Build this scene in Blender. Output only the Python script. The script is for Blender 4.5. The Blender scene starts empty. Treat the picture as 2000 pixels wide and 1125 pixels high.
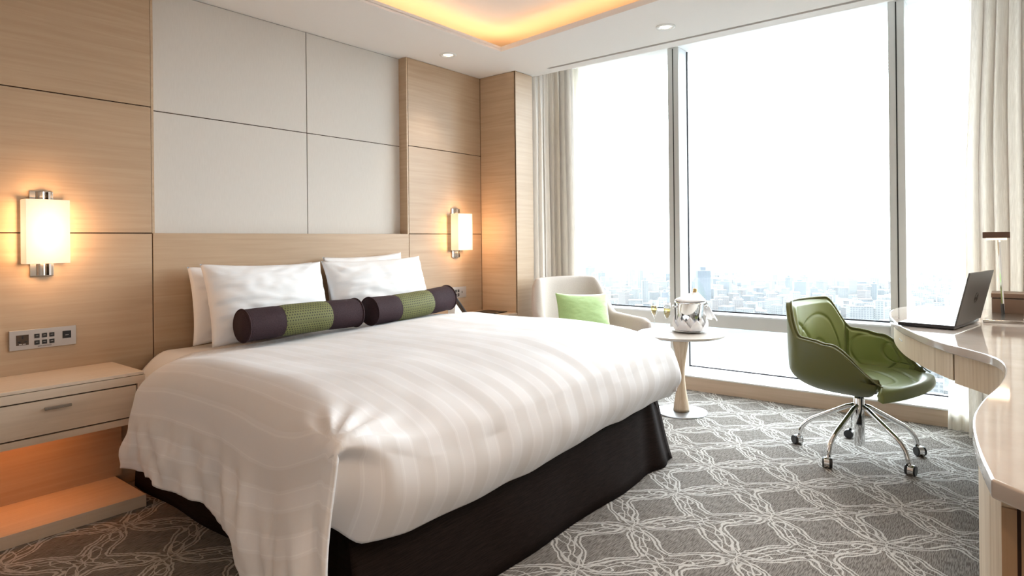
import bpy, bmesh, math, random
from mathutils import Vector, Matrix, noise
random.seed(7)
PI = math.pi
S = bpy.context.scene
COL = S.collection

# ------------------------------------------------------------------ camera
FPX, YAW, ROLL, SY = 1226.518, math.radians(38.4962), math.radians(-0.6048), -92.0859
CZ = 1.2
cam_d = bpy.data.cameras.new('camera'); cam = bpy.data.objects.new('camera', cam_d); COL.objects.link(cam)
F = Vector((math.cos(YAW), math.sin(YAW), 0)); R0 = Vector((math.sin(YAW), -math.cos(YAW), 0)); U0 = Vector((0, 0, 1))
RR = R0 * math.cos(ROLL) + U0 * math.sin(ROLL); UU = -R0 * math.sin(ROLL) + U0 * math.cos(ROLL)
M = Matrix(((RR.x, UU.x, -F.x, 0), (RR.y, UU.y, -F.y, 0), (RR.z, UU.z, -F.z, CZ), (0, 0, 0, 1)))
cam.matrix_world = M
cam_d.sensor_fit = 'HORIZONTAL'; cam_d.sensor_width = 36; cam_d.lens = FPX / 2000 * 36
cam_d.shift_x = 0; cam_d.shift_y = SY / 2000
cam_d.clip_start = 0.05; cam_d.clip_end = 30000
S.camera = cam

# ------------------------------------------------------------------ view, world
S.view_settings.view_transform = 'Standard'; S.view_settings.look = 'None'
S.view_settings.gamma = 1; S.view_settings.use_curve_mapping = False
S.view_settings.exposure = 0.0
S.cycles.max_bounces = 8; S.cycles.diffuse_bounces = 4; S.cycles.glossy_bounces = 4
S.cycles.transmission_bounces = 6; S.cycles.transparent_max_bounces = 12; S.cycles.volume_bounces = 0
S.cycles.sample_clamp_indirect = 6.0
S.cycles.caustics_reflective = False; S.cycles.caustics_refractive = False
W = bpy.data.worlds.new('sky'); S.world = W; W.use_nodes = True
wn = W.node_tree; wn.nodes.clear()
wo = wn.nodes.new('ShaderNodeOutputWorld'); wb = wn.nodes.new('ShaderNodeBackground')
wb.inputs['Color'].default_value = (0.86, 0.93, 1.0, 1); wb.inputs['Strength'].default_value = 19.0
wn.links.new(wb.outputs[0], wo.inputs[0])

def area(name, loc, rot, sx, sy, power, col, portal=False, spread=PI):
    d = bpy.data.lights.new(name, 'AREA'); d.shape = 'RECTANGLE'; d.size = sx; d.size_y = sy
    d.energy = power; d.color = col; d.spread = spread
    if portal: d.cycles.is_portal = True
    o = bpy.data.objects.new(name, d); o.location = loc; o.rotation_euler = rot; COL.objects.link(o); return o
area('window_portal', (5.2, 1.2, 1.35), (0, math.radians(90), 0), 2.75, 4.6, 1, (1, 1, 1), portal=True)
WARM = (1.0, 0.58, 0.30); AMBER = (1.0, 0.50, 0.20)

# ------------------------------------------------------------------ room measures
HY, HREC, CEIL = 3.50, 3.585, 2.573
CX, CY, CX2 = 3.988, 3.12, 4.213
J1, J2 = 1.2597, 1.916
SILLX, GX, MX = 4.78, 5.12, 4.95
RY = -0.62        # right wall
LX = -2.4         # wall behind, at the left

# ------------------------------------------------------------------ materials
MATS = {}
def new_mat(name):
    m = bpy.data.materials.new(name); m.use_nodes = True
    return m, m.node_tree, m.node_tree.nodes['Principled BSDF']
class NT:
    """tiny helper for wiring maths nodes"""
    def __init__(s, nt): s.nt = nt
    def v(s, x, sock):
        if isinstance(x, (int, float)): sock.default_value = x
        else: s.nt.links.new(x, sock)
    def m(s, op, a, b=0.0, c=None):
        n = s.nt.nodes.new('ShaderNodeMath'); n.operation = op
        s.v(a, n.inputs[0]); s.v(b, n.inputs[1])
        if c is not None: s.v(c, n.inputs[2])
        return n.outputs[0]
    def node(s, t, **k):
        n = s.nt.nodes.new(t)
        for a, b in k.items(): setattr(n, a, b)
        return n
    def ramp(s, fac, stops):
        n = s.nt.nodes.new('ShaderNodeValToRGB'); r = n.color_ramp
        while len(r.elements) < len(stops): r.elements.new(0.5)
        for e, (p, c) in zip(r.elements, stops): e.position = p; e.color = (*c, 1)
        s.v(fac, n.inputs[0]); return n.outputs[0]
    def smooth(s, x, lo, hi):
        n = s.nt.nodes.new('ShaderNodeMapRange'); n.interpolation_type = 'SMOOTHSTEP'
        s.v(x, n.inputs[0]); n.inputs[1].default_value = lo; n.inputs[2].default_value = hi
        return n.outputs[0]
    def mix(s, fac, a, b):
        n = s.nt.nodes.new('ShaderNodeMix'); n.data_type = 'RGBA'
        s.v(fac, n.inputs[0])
        for x, k in ((a, 6), (b, 7)):
            if isinstance(x, tuple): n.inputs[k].default_value = (*x, 1)
            else: s.nt.links.new(x, n.inputs[k])
        return n.outputs[2]
def plain(name, col, rough=0.5, metal=0.0, spec=0.5, coat=0.0):
    if name in MATS: return MATS[name]
    m, nt, p = new_mat(name)
    p.inputs['Base Color'].default_value = (*col, 1); p.inputs['Roughness'].default_value = rough
    p.inputs['Metallic'].default_value = metal; p.inputs['Specular IOR Level'].default_value = spec
    p.inputs['Coat Weight'].default_value = coat
    MATS[name] = m; return m
def fabric(name, col, col2, scale=(60, 60, 60), rough=0.9, bump=0.15, trans=0.0, sheen=0.0):
    m, nt, p = new_mat(name); h = NT(nt)
    tc = h.node('ShaderNodeTexCoord'); mp = h.node('ShaderNodeMapping'); mp.inputs['Scale'].default_value = scale
    nt.links.new(tc.outputs['Object'], mp.inputs[0])
    nz = h.node('ShaderNodeTexNoise'); nz.inputs['Scale'].default_value = 5; nz.inputs['Detail'].default_value = 3
    nt.links.new(mp.outputs[0], nz.inputs['Vector'])
    c = h.ramp(nz.outputs['Fac'], [(0.3, col), (0.7, col2)])
    nt.links.new(c, p.inputs['Base Color']); p.inputs['Roughness'].default_value = rough
    p.inputs['Specular IOR Level'].default_value = 0.25; p.inputs['Sheen Weight'].default_value = sheen
    b = h.node('ShaderNodeBump'); b.inputs['Strength'].default_value = bump; b.inputs['Distance'].default_value = 0.002
    nt.links.new(nz.outputs['Fac'], b.inputs['Height']); nt.links.new(b.outputs[0], p.inputs['Normal'])
    if trans:
        t = h.node('ShaderNodeBsdfTranslucent'); nt.links.new(c, t.inputs[0])
        mx = h.node('ShaderNodeMixShader'); mx.inputs[0].default_value = trans
        nt.links.new(p.outputs[0], mx.inputs[1]); nt.links.new(t.outputs[0], mx.inputs[2])
        nt.links.new(mx.outputs[0], nt.nodes['Material Output'].inputs[0])
    return m
def wood(name, cols, axis='x', rough=0.38, board=0.0, fine=1.0):
    """pale figured veneer; axis = direction of the grain"""
    m, nt, p = new_mat(name); h = NT(nt)
    tc = h.node('ShaderNodeTexCoord'); mp = h.node('ShaderNodeMapping')
    sc = {'x': (1.2, 30, 30), 'y': (30, 1.2, 30), 'z': (30, 30, 1.2)}[axis]
    mp.inputs['Scale'].default_value = tuple(v * fine for v in sc)
    nt.links.new(tc.outputs['Object'], mp.inputs[0])
    n1 = h.node('ShaderNodeTexNoise'); n1.inputs['Scale'].default_value = 1.6; n1.inputs['Detail'].default_value = 6
    n1.inputs['Distortion'].default_value = 0.6; nt.links.new(mp.outputs[0], n1.inputs['Vector'])
    mp2 = h.node('ShaderNodeMapping')
    sc2 = {'x': (1.0, 2.2, 0.8), 'y': (2.2, 1.0, 0.8), 'z': (2.6, 2.6, 0.5)}[axis]
    mp2.inputs['Scale'].default_value = sc2; nt.links.new(tc.outputs['Object'], mp2.inputs[0])
    n2 = h.node('ShaderNodeTexNoise'); n2.inputs['Scale'].default_value = 1.6; n2.inputs['Detail'].default_value = 2
    nt.links.new(mp2.outputs[0], n2.inputs['Vector'])
    f = h.m('ADD', h.m('MULTIPLY', n1.outputs['Fac'], 0.65), h.m('MULTIPLY', n2.outputs['Fac'], 0.35))
    c = h.ramp(f, [(0.34, cols[0]), (0.5, cols[1]), (0.66, cols[2])])
    nt.links.new(c, p.inputs['Base Color']); p.inputs['Roughness'].default_value = rough
    p.inputs['Specular IOR Level'].default_value = 0.35
    b = h.node('ShaderNodeBump'); b.inputs['Strength'].default_value = 0.04; b.inputs['Distance'].default_value = 0.001
    nt.links.new(n1.outputs['Fac'], b.inputs['Height']); nt.links.new(b.outputs[0], p.inputs['Normal'])
    return m
MAPLE = [(0.435, 0.302, 0.192), (0.475, 0.336, 0.218), (0.515, 0.37, 0.243)]
m_wood_wall = wood('maple_panel', MAPLE, 'x')
m_wood_col = wood('maple_column', [(0.47, 0.33, 0.21), (0.53, 0.38, 0.25), (0.58, 0.43, 0.29)], 'y')
m_wood_ns = wood('maple_cabinet', [(0.64, 0.51, 0.385), (0.70, 0.565, 0.435), (0.74, 0.61, 0.48)], 'x')
m_wood_desk = wood('oak_veneer', [(0.52, 0.40, 0.27), (0.66, 0.54, 0.39), (0.74, 0.63, 0.48)], 'z', 0.45, fine=1.5)
m_wood_tab = wood('ash_turned', [(0.50, 0.36, 0.24), (0.62, 0.47, 0.33), (0.70, 0.56, 0.42)], 'z', 0.4)
m_wood_sill = wood('sill_wood', [(0.53, 0.40, 0.29), (0.58, 0.44, 0.33), (0.61, 0.48, 0.37)], 'y', 0.45)
m_joint = plain('dark_joint', (0.05, 0.02, 0.01), 0.8)
m_panel_grey = fabric('wall_fabric', (0.66, 0.62, 0.57), (0.69, 0.65, 0.60), (40, 40, 4), 0.8, 0.03)
m_ceil = plain('ceiling_paint', (0.89, 0.865, 0.84), 0.9, spec=0.1)
m_white = plain('white_paint', (0.82, 0.82, 0.80), 0.6)
m_frame = plain('grey_aluminium', (0.52, 0.51, 0.49), 0.42, 0.0)
m_reveal = plain('pale_lit_aluminium', (0.62, 0.64, 0.66), 0.35, 0.0)
m_gasket = plain('black_gasket', (0.01, 0.01, 0.015), 0.6)
m_stone = plain('white_stone_sill', (0.85, 0.84, 0.82), 0.25)
m_chrome = plain('chrome', (0.82, 0.82, 0.82), 0.07, 1.0)
m_nickel = plain('brushed_nickel', (0.42, 0.39, 0.35), 0.22, 1.0)
m_steel = plain('brushed_steel', (0.55, 0.57, 0.60), 0.32, 1.0)
m_black = plain('black_plastic', (0.012, 0.012, 0.013), 0.35)
m_dark = plain('dark_void', (0.02, 0.018, 0.016), 0.8)
m_linen = fabric('white_cotton', (0.85, 0.84, 0.845), (0.88, 0.87, 0.875), (80, 80, 80), 0.85, 0.05)
m_tag = plain('white_tag', (0.75, 0.73, 0.7), 0.6)
m_plate = plain('silver_plate', (0.50, 0.47, 0.45), 0.35, 0.6)
m_brownskirt = fabric('brown_valance', (0.009, 0.006, 0.005), (0.022, 0.014, 0.012), (4, 4, 120), 0.75, 0.3)
m_purple = fabric('aubergine_weave', (0.014, 0.005, 0.007), (0.060, 0.031, 0.037), (90, 90, 90), 0.8, 0.5)
m_armch = fabric('oatmeal_boucle', (0.48, 0.415, 0.37), (0.55, 0.485, 0.44), (50, 50, 50), 0.95, 0.2)
m_cush = fabric('sage_cushion', (0.30, 0.42, 0.16), (0.35, 0.47, 0.19), (40, 40, 40), 0.55, 0.05, sheen=0.3)
m_curt = fabric('taupe_curtain', (0.60, 0.55, 0.50), (0.74, 0.69, 0.64), (60, 60, 2.0), 0.9, 0.2, trans=0.42)
m_sheer = fabric('ivory_sheer', (0.80, 0.76, 0.68), (0.86, 0.83, 0.76), (40, 40, 2), 0.8, 0.05, trans=0.5)
m_leather = plain('sage_leather', (0.225, 0.26, 0.095), 0.38, spec=0.45)
m_leather_out = plain('olive_leather', (0.125, 0.13, 0.045), 0.42, spec=.35)
m_brownbox = plain('brown_leather_box', (0.12, 0.075, 0.052), 0.45)
m_bronze = plain('bronze_metal', (0.12, 0.07, 0.05), 0.3, 0.7)
m_laptop = plain('laptop_grey', (0.085, 0.08, 0.075), 0.38, 0.2)
m_laptop_b = plain('laptop_black', (0.02, 0.02, 0.024), 0.3)
m_keydeck = plain('silver_deck', (0.5, 0.5, 0.52), 0.3, 0.4)
m_cupbody = plain('porcelain', (0.86, 0.84, 0.84), 0.3)
m_gold = plain('gold_foil', (0.55, 0.40, 0.20), 0.3, 0.8)
m_napkin = plain('white_napkin', (0.80, 0.77, 0.77), 0.8)

def emit(name, col, st):
    m = bpy.data.materials.new(name); m.use_nodes = True; nt = m.node_tree
    p = nt.nodes['Principled BSDF']; p.inputs['Base Color'].default_value = (0.9, 0.85, 0.75, 1)
    p.inputs['Emission Color'].default_value = (*col, 1); p.inputs['Emission Strength'].default_value = st
    return m
def shade_mat():
    # glowing fabric shade, hotter round the bulb inside
    m = bpy.data.materials.new('glowing_shade'); m.use_nodes = True; nt = m.node_tree; h = NT(nt)
    p = nt.nodes['Principled BSDF']; p.inputs['Base Color'].default_value = (0.8, 0.7, 0.55, 1)
    tc = h.node('ShaderNodeTexCoord'); sx = h.node('ShaderNodeSeparateXYZ'); nt.links.new(tc.outputs['Object'], sx.inputs[0])
    d = h.m('SQRT', h.m('ADD', h.m('MULTIPLY', h.m('POWER', h.m('ABSOLUTE', sx.outputs[0]), 2), 2.2),
                        h.m('POWER', h.m('ABSOLUTE', sx.outputs[2]), 2)))
    f = h.smooth(d, 0.20, 0.0)
    c = h.mix(f, (1.0, 0.70, 0.42), (1.0, 0.86, 0.62))
    nt.links.new(c, p.inputs['Emission Color'])
    nt.links.new(h.m('ADD', 0.62, h.m('MULTIPLY', f, 0.85)), p.inputs['Emission Strength'])
    return m
m_shade = shade_mat()
m_led = emit('led_strip', AMBER, 8.5)
m_down = emit('downlight_lens', (1.0, 0.86, 0.68), 3.5)
m_lamp_led = emit('reading_led', (1.0, 0.78, 0.55), 5.0)

def glass_mat(name, tint=(1, 1, 1), refl=0.06):
    m = bpy.data.materials.new(name); m.use_nodes = True; nt = m.node_tree; nt.nodes.clear(); h = NT(nt)
    o = h.node('ShaderNodeOutputMaterial'); t = h.node('ShaderNodeBsdfTransparent'); g = h.node('ShaderNodeBsdfGlossy')
    t.inputs[0].default_value = (*tint, 1); g.inputs['Roughness'].default_value = 0.02
    lw = h.node('ShaderNodeLayerWeight'); lw.inputs[0].default_value = 0.3
    mx = h.node('ShaderNodeMixShader'); nt.links.new(h.m('MINIMUM', h.m('ADD', h.m('MULTIPLY', lw.outputs['Facing'], 0.4), refl), 0.7), mx.inputs[0])
    nt.links.new(t.outputs[0], mx.inputs[1]); nt.links.new(g.outputs[0], mx.inputs[2]); nt.links.new(mx.outputs[0], o.inputs[0])
    return m
m_glass = glass_mat('window_glass', (0.97, 0.99, 0.98), 0.02)
m_crystal = glass_mat('crystal', (0.96, 0.97, 0.97), 0.10)
m_wine = glass_mat('champagne', (0.80, 0.68, 0.36), 0.12)

def carpet_mat():
    m, nt, p = new_mat('patterned_carpet'); h = NT(nt)
    tc = h.node('ShaderNodeTexCoord')
    nz = h.node('ShaderNodeTexNoise'); nz.inputs['Scale'].default_value = 26; nz.inputs['Detail'].default_value = 2
    nt.links.new(tc.outputs['Object'], nz.inputs['Vector'])
    sub = h.node('ShaderNodeVectorMath', operation='SUBTRACT'); nt.links.new(nz.outputs['Color'], sub.inputs[0]); sub.inputs[1].default_value = (.5, .5, .5)
    scl = h.node('ShaderNodeVectorMath', operation='SCALE'); nt.links.new(sub.outputs[0], scl.inputs[0]); scl.inputs['Scale'].default_value = 0.022
    add = h.node('ShaderNodeVectorMath', operation='ADD'); nt.links.new(tc.outputs['Object'], add.inputs[0]); nt.links.new(scl.outputs[0], add.inputs[1])
    sp = h.node('ShaderNodeSeparateXYZ'); nt.links.new(add.outputs[0], sp.inputs[0])
    X = h.m('DIVIDE', h.m('SUBTRACT', sp.outputs[0], 2.806), 0.4365)
    Y = h.m('DIVIDE', h.m('SUBTRACT', sp.outputs[1], 1.250), 0.4300)
    A = h.m('ADD', X, Y); B = h.m('SUBTRACT', X, Y)
    lines = []
    def near(val, w):          # 1 on |val| < w
        return h.smooth(h.m('ABSOLUTE', val), w * 1.25, w * 0.75)
    sA = h.m('SINE', h.m('MULTIPLY', A, PI)); sB = h.m('SINE', h.m('MULTIPLY', B, PI))
    Fv = h.m('MULTIPLY', sA, sB)
    cA = h.m('COSINE', h.m('MULTIPLY', A, PI)); cB = h.m('COSINE', h.m('MULTIPLY', B, PI))
    q = h.m('MULTIPLY', h.m('SUBTRACT', 1.0, h.m('MULTIPLY', cA, cB)), 0.5)      # 0 at star, 1 at back-to-back curve
    G_ = h.m('ABSOLUTE', h.m('MULTIPLY', sA, sB))
    cc_ = h.m('ADD', h.m('MULTIPLY', h.m('MULTIPLY', q, h.m('SUBTRACT', 1.0, q)), 2.05), h.m('MULTIPLY', q, 0.07))
    sg = h.m('SIGN', h.m('MULTIPLY', sA, sB))
    dq = h.m('ADD', h.m('MULTIPLY', h.m('SUBTRACT', 1.0, h.m('MULTIPLY', q, 2.0)), 2.05 * PI / 2), 0.07 * PI / 2)
    c1 = h.m('MULTIPLY', cA, sB); c2 = h.m('MULTIPLY', sA, cB)
    hA = h.m('SUBTRACT', h.m('MULTIPLY', dq, c2), h.m('MULTIPLY', h.m('MULTIPLY', sg, PI), c1))
    hB = h.m('SUBTRACT', h.m('MULTIPLY', dq, c1), h.m('MULTIPLY', h.m('MULTIPLY', sg, PI), c2))
    gr = h.m('SQRT', h.m('ADD', h.m('MULTIPLY', hA, hA), h.m('MULTIPLY', hB, hB)))
    dist = h.m('DIVIDE', h.m('SUBTRACT', cc_, G_), h.m('ADD', gr, 0.10))
    wig = h.m('MULTIPLY', h.m('SINE', h.m('MULTIPLY', h.m('ADD', A, h.m('MULTIPLY', B, 0.6)), 5 * PI)), 0.012)
    dist = h.m('ADD', dist, wig)
    even = h.smooth(gr, 0.25, 0.7)
    away = h.m('ADD', 0.25, h.m('MULTIPLY', h.smooth(q, 0.0, 0.10), 0.75))
    lines.append(h.m('MULTIPLY', near(dist, 0.012), h.m('MULTIPLY', away, even))); lines.append(h.m('MULTIPLY', near(h.m('SUBTRACT', dist, 0.046), 0.012), h.m('MULTIPLY', away, even)))
    for t, s in ((A, B), (B, A)):
        k = h.m('ROUND', s); off = h.m('SUBTRACT', s, k)
        tt = h.m('ADD', t, k)                      # even = star, odd = back-to-back curve
        st = h.m('SINE', h.m('MULTIPLY', tt, PI)); s2 = h.m('SINE', h.m('MULTIPLY', tt, 2 * PI)); s4 = h.m('SINE', h.m('MULTIPLY', tt, 4 * PI))
        sa = h.m('ABSOLUTE', st)
        cs = h.m('COSINE', h.m('MULTIPLY', tt, PI))   # 1 at star, -1 at curve
        w = 0.0135
        # outer pair of strands: meet at the star, stay apart and turn away at the curve node
        lines.append(near(h.m('SUBTRACT', off, h.m('ADD', h.m('MULTIPLY', st, 0.07), h.m('MULTIPLY', s4, 0.03))), w * 0.72))
        lines.append(near(h.m('ADD', off, h.m('ADD', h.m('MULTIPLY', s2, 0.065), h.m('MULTIPLY', s4, 0.03))), w * 0.72))
        fr = h.m('SUBTRACT', h.m('FRACT', h.m('MULTIPLY', tt, 2.0)), 0.5)
        lf = h.m('ADD', h.m('POWER', h.m('ABSOLUTE', h.m('DIVIDE', h.m('ADD', fr, h.m('MULTIPLY', off, 2.4)), 0.25)), 2.0), h.m('POWER', h.m('ABSOLUTE', h.m('DIVIDE', off, 0.10)), 2.0))
        lines.append(near(h.m('SUBTRACT', lf, 1.0), 0.17))
    tot = lines[0]
    for l in lines[1:]: tot = h.m('MAXIMUM', tot, l)
    # ribbed ground: fine dashes running along x
    mp = h.node('ShaderNodeMapping'); mp.inputs['Scale'].default_value = (26, 330, 1); nt.links.new(tc.outputs['Object'], mp.inputs[0])
    n2 = h.node('ShaderNodeTexNoise'); n2.inputs['Scale'].default_value = 1; n2.inputs['Detail'].default_value = 1; nt.links.new(mp.outputs[0], n2.inputs['Vector'])
    ground = h.ramp(n2.outputs['Fac'], [(0.40, (0.115, 0.10, 0.088)), (0.58, (0.265, 0.245, 0.225))])
    n3 = h.node('ShaderNodeTexNoise'); n3.inputs['Scale'].default_value = 400; nt.links.new(tc.outputs['Object'], n3.inputs['Vector'])
    pale = h.ramp(n3.outputs['Fac'], [(0.3, (0.54, 0.52, 0.49)), (0.7, (0.72, 0.70, 0.67))])
    c = h.mix(h.m('MULTIPLY', tot, 0.72), ground, pale)
    nt.links.new(c, p.inputs['Base Color']); p.inputs['Roughness'].default_value = 0.95; p.inputs['Specular IOR Level'].default_value = 0.1
    b = h.node('ShaderNodeBump'); b.inputs['Strength'].default_value = 0.35; b.inputs['Distance'].default_value = 0.004
    nt.links.new(h.m('ADD', tot, h.m('MULTIPLY', n2.outputs['Fac'], 0.5)), b.inputs['Height']); nt.links.new(b.outputs[0], p.inputs['Normal'])
    return m
m_carpet = carpet_mat()

def duvet_mat():
    # white sateen with woven stripes along the bed (UV: u = metres across the cloth)
    m, nt, p = new_mat('sateen_stripe'); h = NT(nt)
    uv = h.node('ShaderNodeUVMap'); sp = h.node('ShaderNodeSeparateXYZ'); nt.links.new(uv.outputs[0], sp.inputs[0])
    f = h.m('FRACT', h.m('DIVIDE', sp.outputs[0], 0.118))
    band = h.m('MULTIPLY', h.smooth(f, 0.46, 0.49), h.smooth(f, 0.97, 0.94))
    l1 = h.smooth(h.m('ABSOLUTE', h.m('SUBTRACT', f, 0.40)), 0.020, 0.008)
    l2 = h.smooth(h.m('ABSOLUTE', h.m('SUBTRACT', f, 0.03)), 0.020, 0.008)
    c = h.mix(band, (0.80, 0.79, 0.805), (0.758, 0.742, 0.745))
    c = h.mix(h.m('MAXIMUM', l1, l2), c, (0.85, 0.845, 0.855))
    nt.links.new(c, p.inputs['Base Color'])
    nt.links.new(h.m('SUBTRACT', 0.62, h.m('MULTIPLY', band, -0.15)), p.inputs['Roughness'])
    p.inputs['Specular IOR Level'].default_value = 0.35; p.inputs['Sheen Weight'].default_value = 0.15
    return m
m_duvet = duvet_mat()
def dots_mat():
    m, nt, p = new_mat('green_dotted_weave'); h = NT(nt)
    uv = h.node('ShaderNodeUVMap'); sp = h.node('ShaderNodeSeparateXYZ'); nt.links.new(uv.outputs[0], sp.inputs[0])
    gx = h.m('DIVIDE', sp.outputs[0], 0.0150); gy = h.m('DIVIDE', sp.outputs[1], 0.0150)
    row = h.m('MODULO', h.m('FLOOR', gy), 2.0)
    fx = h.m('SUBTRACT', h.m('FRACT', h.m('ADD', gx, h.m('MULTIPLY', row, 0.5))), 0.5); fy = h.m('SUBTRACT', h.m('FRACT', gy), 0.5)
    d = h.m('SQRT', h.m('ADD', h.m('POWER', h.m('ABSOLUTE', fx), 2), h.m('POWER', h.m('ABSOLUTE', fy), 2)))
    dot = h.smooth(d, 0.32, 0.22)
    c = h.mix(dot, (0.155, 0.16, 0.05), (0.035, 0.027, 0.012)); nt.links.new(c, p.inputs['Base Color'])
    p.inputs['Roughness'].default_value = 0.75
    return m
m_dots = dots_mat()

# ------------------------------------------------------------------ mesh helpers
class MB:
    def __init__(s): s.v = []; s.f = []; s.uv = None
    def add(s, vs, fs):
        n = len(s.v); s.v += [tuple(v) for v in vs]; s.f += [tuple(i + n for i in f) for f in fs]; return s
    def box(s, x0, y0, z0, x1, y1, z1):
        return s.add([(x0, y0, z0), (x1, y0, z0), (x1, y1, z0), (x0, y1, z0), (x0, y0, z1), (x1, y0, z1), (x1, y1, z1), (x0, y1, z1)],
                     [(0, 3, 2, 1), (4, 5, 6, 7), (0, 1, 5, 4), (1, 2, 6, 5), (2, 3, 7, 6), (3, 0, 4, 7)])
    def grid(s, rows, closed_u=False, closed_v=False):
        """rows: list of lists of points"""
        nr, nc = len(rows), len(rows[0]); fs = []
        for i in range(nr - (0 if closed_v else 1)):
            for j in range(nc - (0 if closed_u else 1)):
                a = i * nc + j; b = i * nc + (j + 1) % nc; c = ((i + 1) % nr) * nc + (j + 1) % nc; d = ((i + 1) % nr) * nc + j
                fs.append((a, b, c, d))
        return s.add([p for r in rows for p in r], fs)
    def lathe(s, prof, c=(0, 0, 0), n=32, caps=True):
        rows = [[(c[0] + r * math.cos(2 * PI * k / n), c[1] + r * math.sin(2 * PI * k / n), c[2] + z) for k in range(n)] for r, z in prof]
        base = len(s.v); s.grid(rows, closed_u=True)
        if caps:
            s.f.append(tuple(base + k for k in range(n))[::-1]); m = (len(prof) - 1) * n
            s.f.append(tuple(base + m + k for k in range(n)))
        return s
    def tube(s, pts, r, n=10, caps=True):
        pts = [Vector(p) for p in pts]; rows = []; up = None
        for i, p in enumerate(pts):
            t = (pts[min(i + 1, len(pts) - 1)] - pts[max(i - 1, 0)]).normalized()
            if up is None: up = Vector((0, 0, 1)) if abs(t.z) < 0.9 else Vector((1, 0, 0))
            a = t.cross(up).normalized(); up = a.cross(t).normalized()
            rr = r[i] if isinstance(r, (list, tuple)) else r
            rows.append([p + a * (rr * math.cos(2 * PI * k / n)) + up * (rr * math.sin(2 * PI * k / n)) for k in range(n)])
        base = len(s.v); s.grid(rows, closed_u=True)
        if caps:
            s.f.append(tuple(base + k for k in range(n))[::-1]); m = (len(rows) - 1) * n; s.f.append(tuple(base + m + k for k in range(n)))
        return s
    def prism(s, poly, z0, z1):
        n = len(poly)
        return s.add([(x, y, z0) for x, y in poly] + [(x, y, z1) for x, y in poly],
                     [tuple(range(n))[::-1], tuple(range(n, 2 * n))] + [(i, (i + 1) % n, n + (i + 1) % n, n + i) for i in range(n)])
def obj(name, mb, mat, parent=None, loc=(0, 0, 0), smooth=False, bevel=0.0, sub=0, solid=0.0, seg=2, offset=-1.0):
    me = bpy.data.meshes.new(name)
    L = Vector(loc)
    me.from_pydata([tuple(Vector(v) - L) for v in mb.v], [], mb.f); me.update()
    bm = bmesh.new(); bm.from_mesh(me); bmesh.ops.recalc_face_normals(bm, faces=bm.faces); bm.to_mesh(me); bm.free()
    if mb.uv:
        lay = me.uv_layers.new(name='UVMap')
        for lp in me.loops: lay.data[lp.index].uv = mb.uv[lp.vertex_index]
    me.materials.append(mat)
    if smooth:
        for p in me.polygons: p.use_smooth = True
    o = bpy.data.objects.new(name, me); COL.objects.link(o); o.location = L
    if parent: o.parent = parent
    if solid:
        m = o.modifiers.new('solid', 'SOLIDIFY'); m.thickness = solid; m.offset = offset
    if bevel:
        m = o.modifiers.new('bevel', 'BEVEL'); m.width = bevel; m.segments = seg; m.limit_method = 'ANGLE'; m.angle_limit = math.radians(35)
        if not smooth:
            for p in me.polygons: p.use_smooth = True
            w = o.modifiers.new('wn', 'WEIGHTED_NORMAL'); w.keep_sharp = True
    if sub:
        m = o.modifiers.new('sub', 'SUBSURF'); m.levels = sub; m.render_levels = sub
    return o
def tag(o, label, cat, group=None):
    o['label'] = label; o['category'] = cat
    if group: o['group'] = group
    return o
def thing(name, label, cat, loc=(0, 0, 0), rotz=0, group=None):
    o = bpy.data.objects.new(name, None); COL.objects.link(o); o.location = loc; o.rotation_euler = (0, 0, rotz)
    o.empty_display_size = 0.1
    return tag(o, label, cat, group)
def struct(o): o['kind'] = 'structure'; return o
def sroot(name):
    o = bpy.data.objects.new(name, None); COL.objects.link(o); return struct(o)
def BOX(*a): return MB().box(*a)
def sstep(a, b, x):
    t = max(0.0, min(1.0, (x - a) / (b - a))); return t * t * (3 - 2 * t)
def lerp_table(tab, x):
    if x <= tab[0][0]: return tab[0][1]
    for (a, p), (b, q) in zip(tab, tab[1:]):
        if x <= b: t = sstep(a, b, x); return p + (q - p) * t
    return tab[-1][1]
def nz(x, y, z=0.0): return noise.noise(Vector((x, y, z)))
def text_mesh(name, body, size, mat, parent, loc, rot, depth=0.0006, shear=0.0):
    cu = bpy.data.curves.new(name, 'FONT'); cu.body = body; cu.size = size; cu.extrude = depth
    cu.align_x = 'CENTER'; cu.align_y = 'CENTER'; cu.shear = shear
    t = bpy.data.objects.new(name + '_tmp', cu); COL.objects.link(t)
    dg = bpy.context.evaluated_depsgraph_get(); me = bpy.data.meshes.new_from_object(t.evaluated_get(dg))
    bpy.data.objects.remove(t); me.materials.clear(); me.materials.append(mat)
    o = bpy.data.objects.new(name, me); COL.objects.link(o); o.location = loc; o.rotation_euler = rot
    if parent: o.parent = parent
    return o

# ================================================================== STRUCTURE
struct(obj('floor', BOX(LX, RY - .02, -0.05, SILLX + .42, HY + .12, 0), m_carpet))
# ceiling with the recessed cove (one side of the recess runs slightly out of square)
cx0, cx1, cy1 = -1.2, 3.525, 2.887
cfar = lambda y: 3.525 - (2.887 - y) * 0.128      # window-side edge of the recess
cy0 = -0.15
T = 0.018
mb = MB()
mb.prism([(LX, cy1), (LX, HY + .2), (4.24, HY + .2), (4.24, cy1)], CEIL, CEIL + T)
mb.prism([(LX, RY), (LX, cy0), (4.24, cy0), (4.24, RY)], CEIL, CEIL + T)
mb.prism([(LX, cy0), (LX, cy1), (cx0, cy1), (cx0, cy0)], CEIL, CEIL + T)
mb2 = MB()
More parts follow.
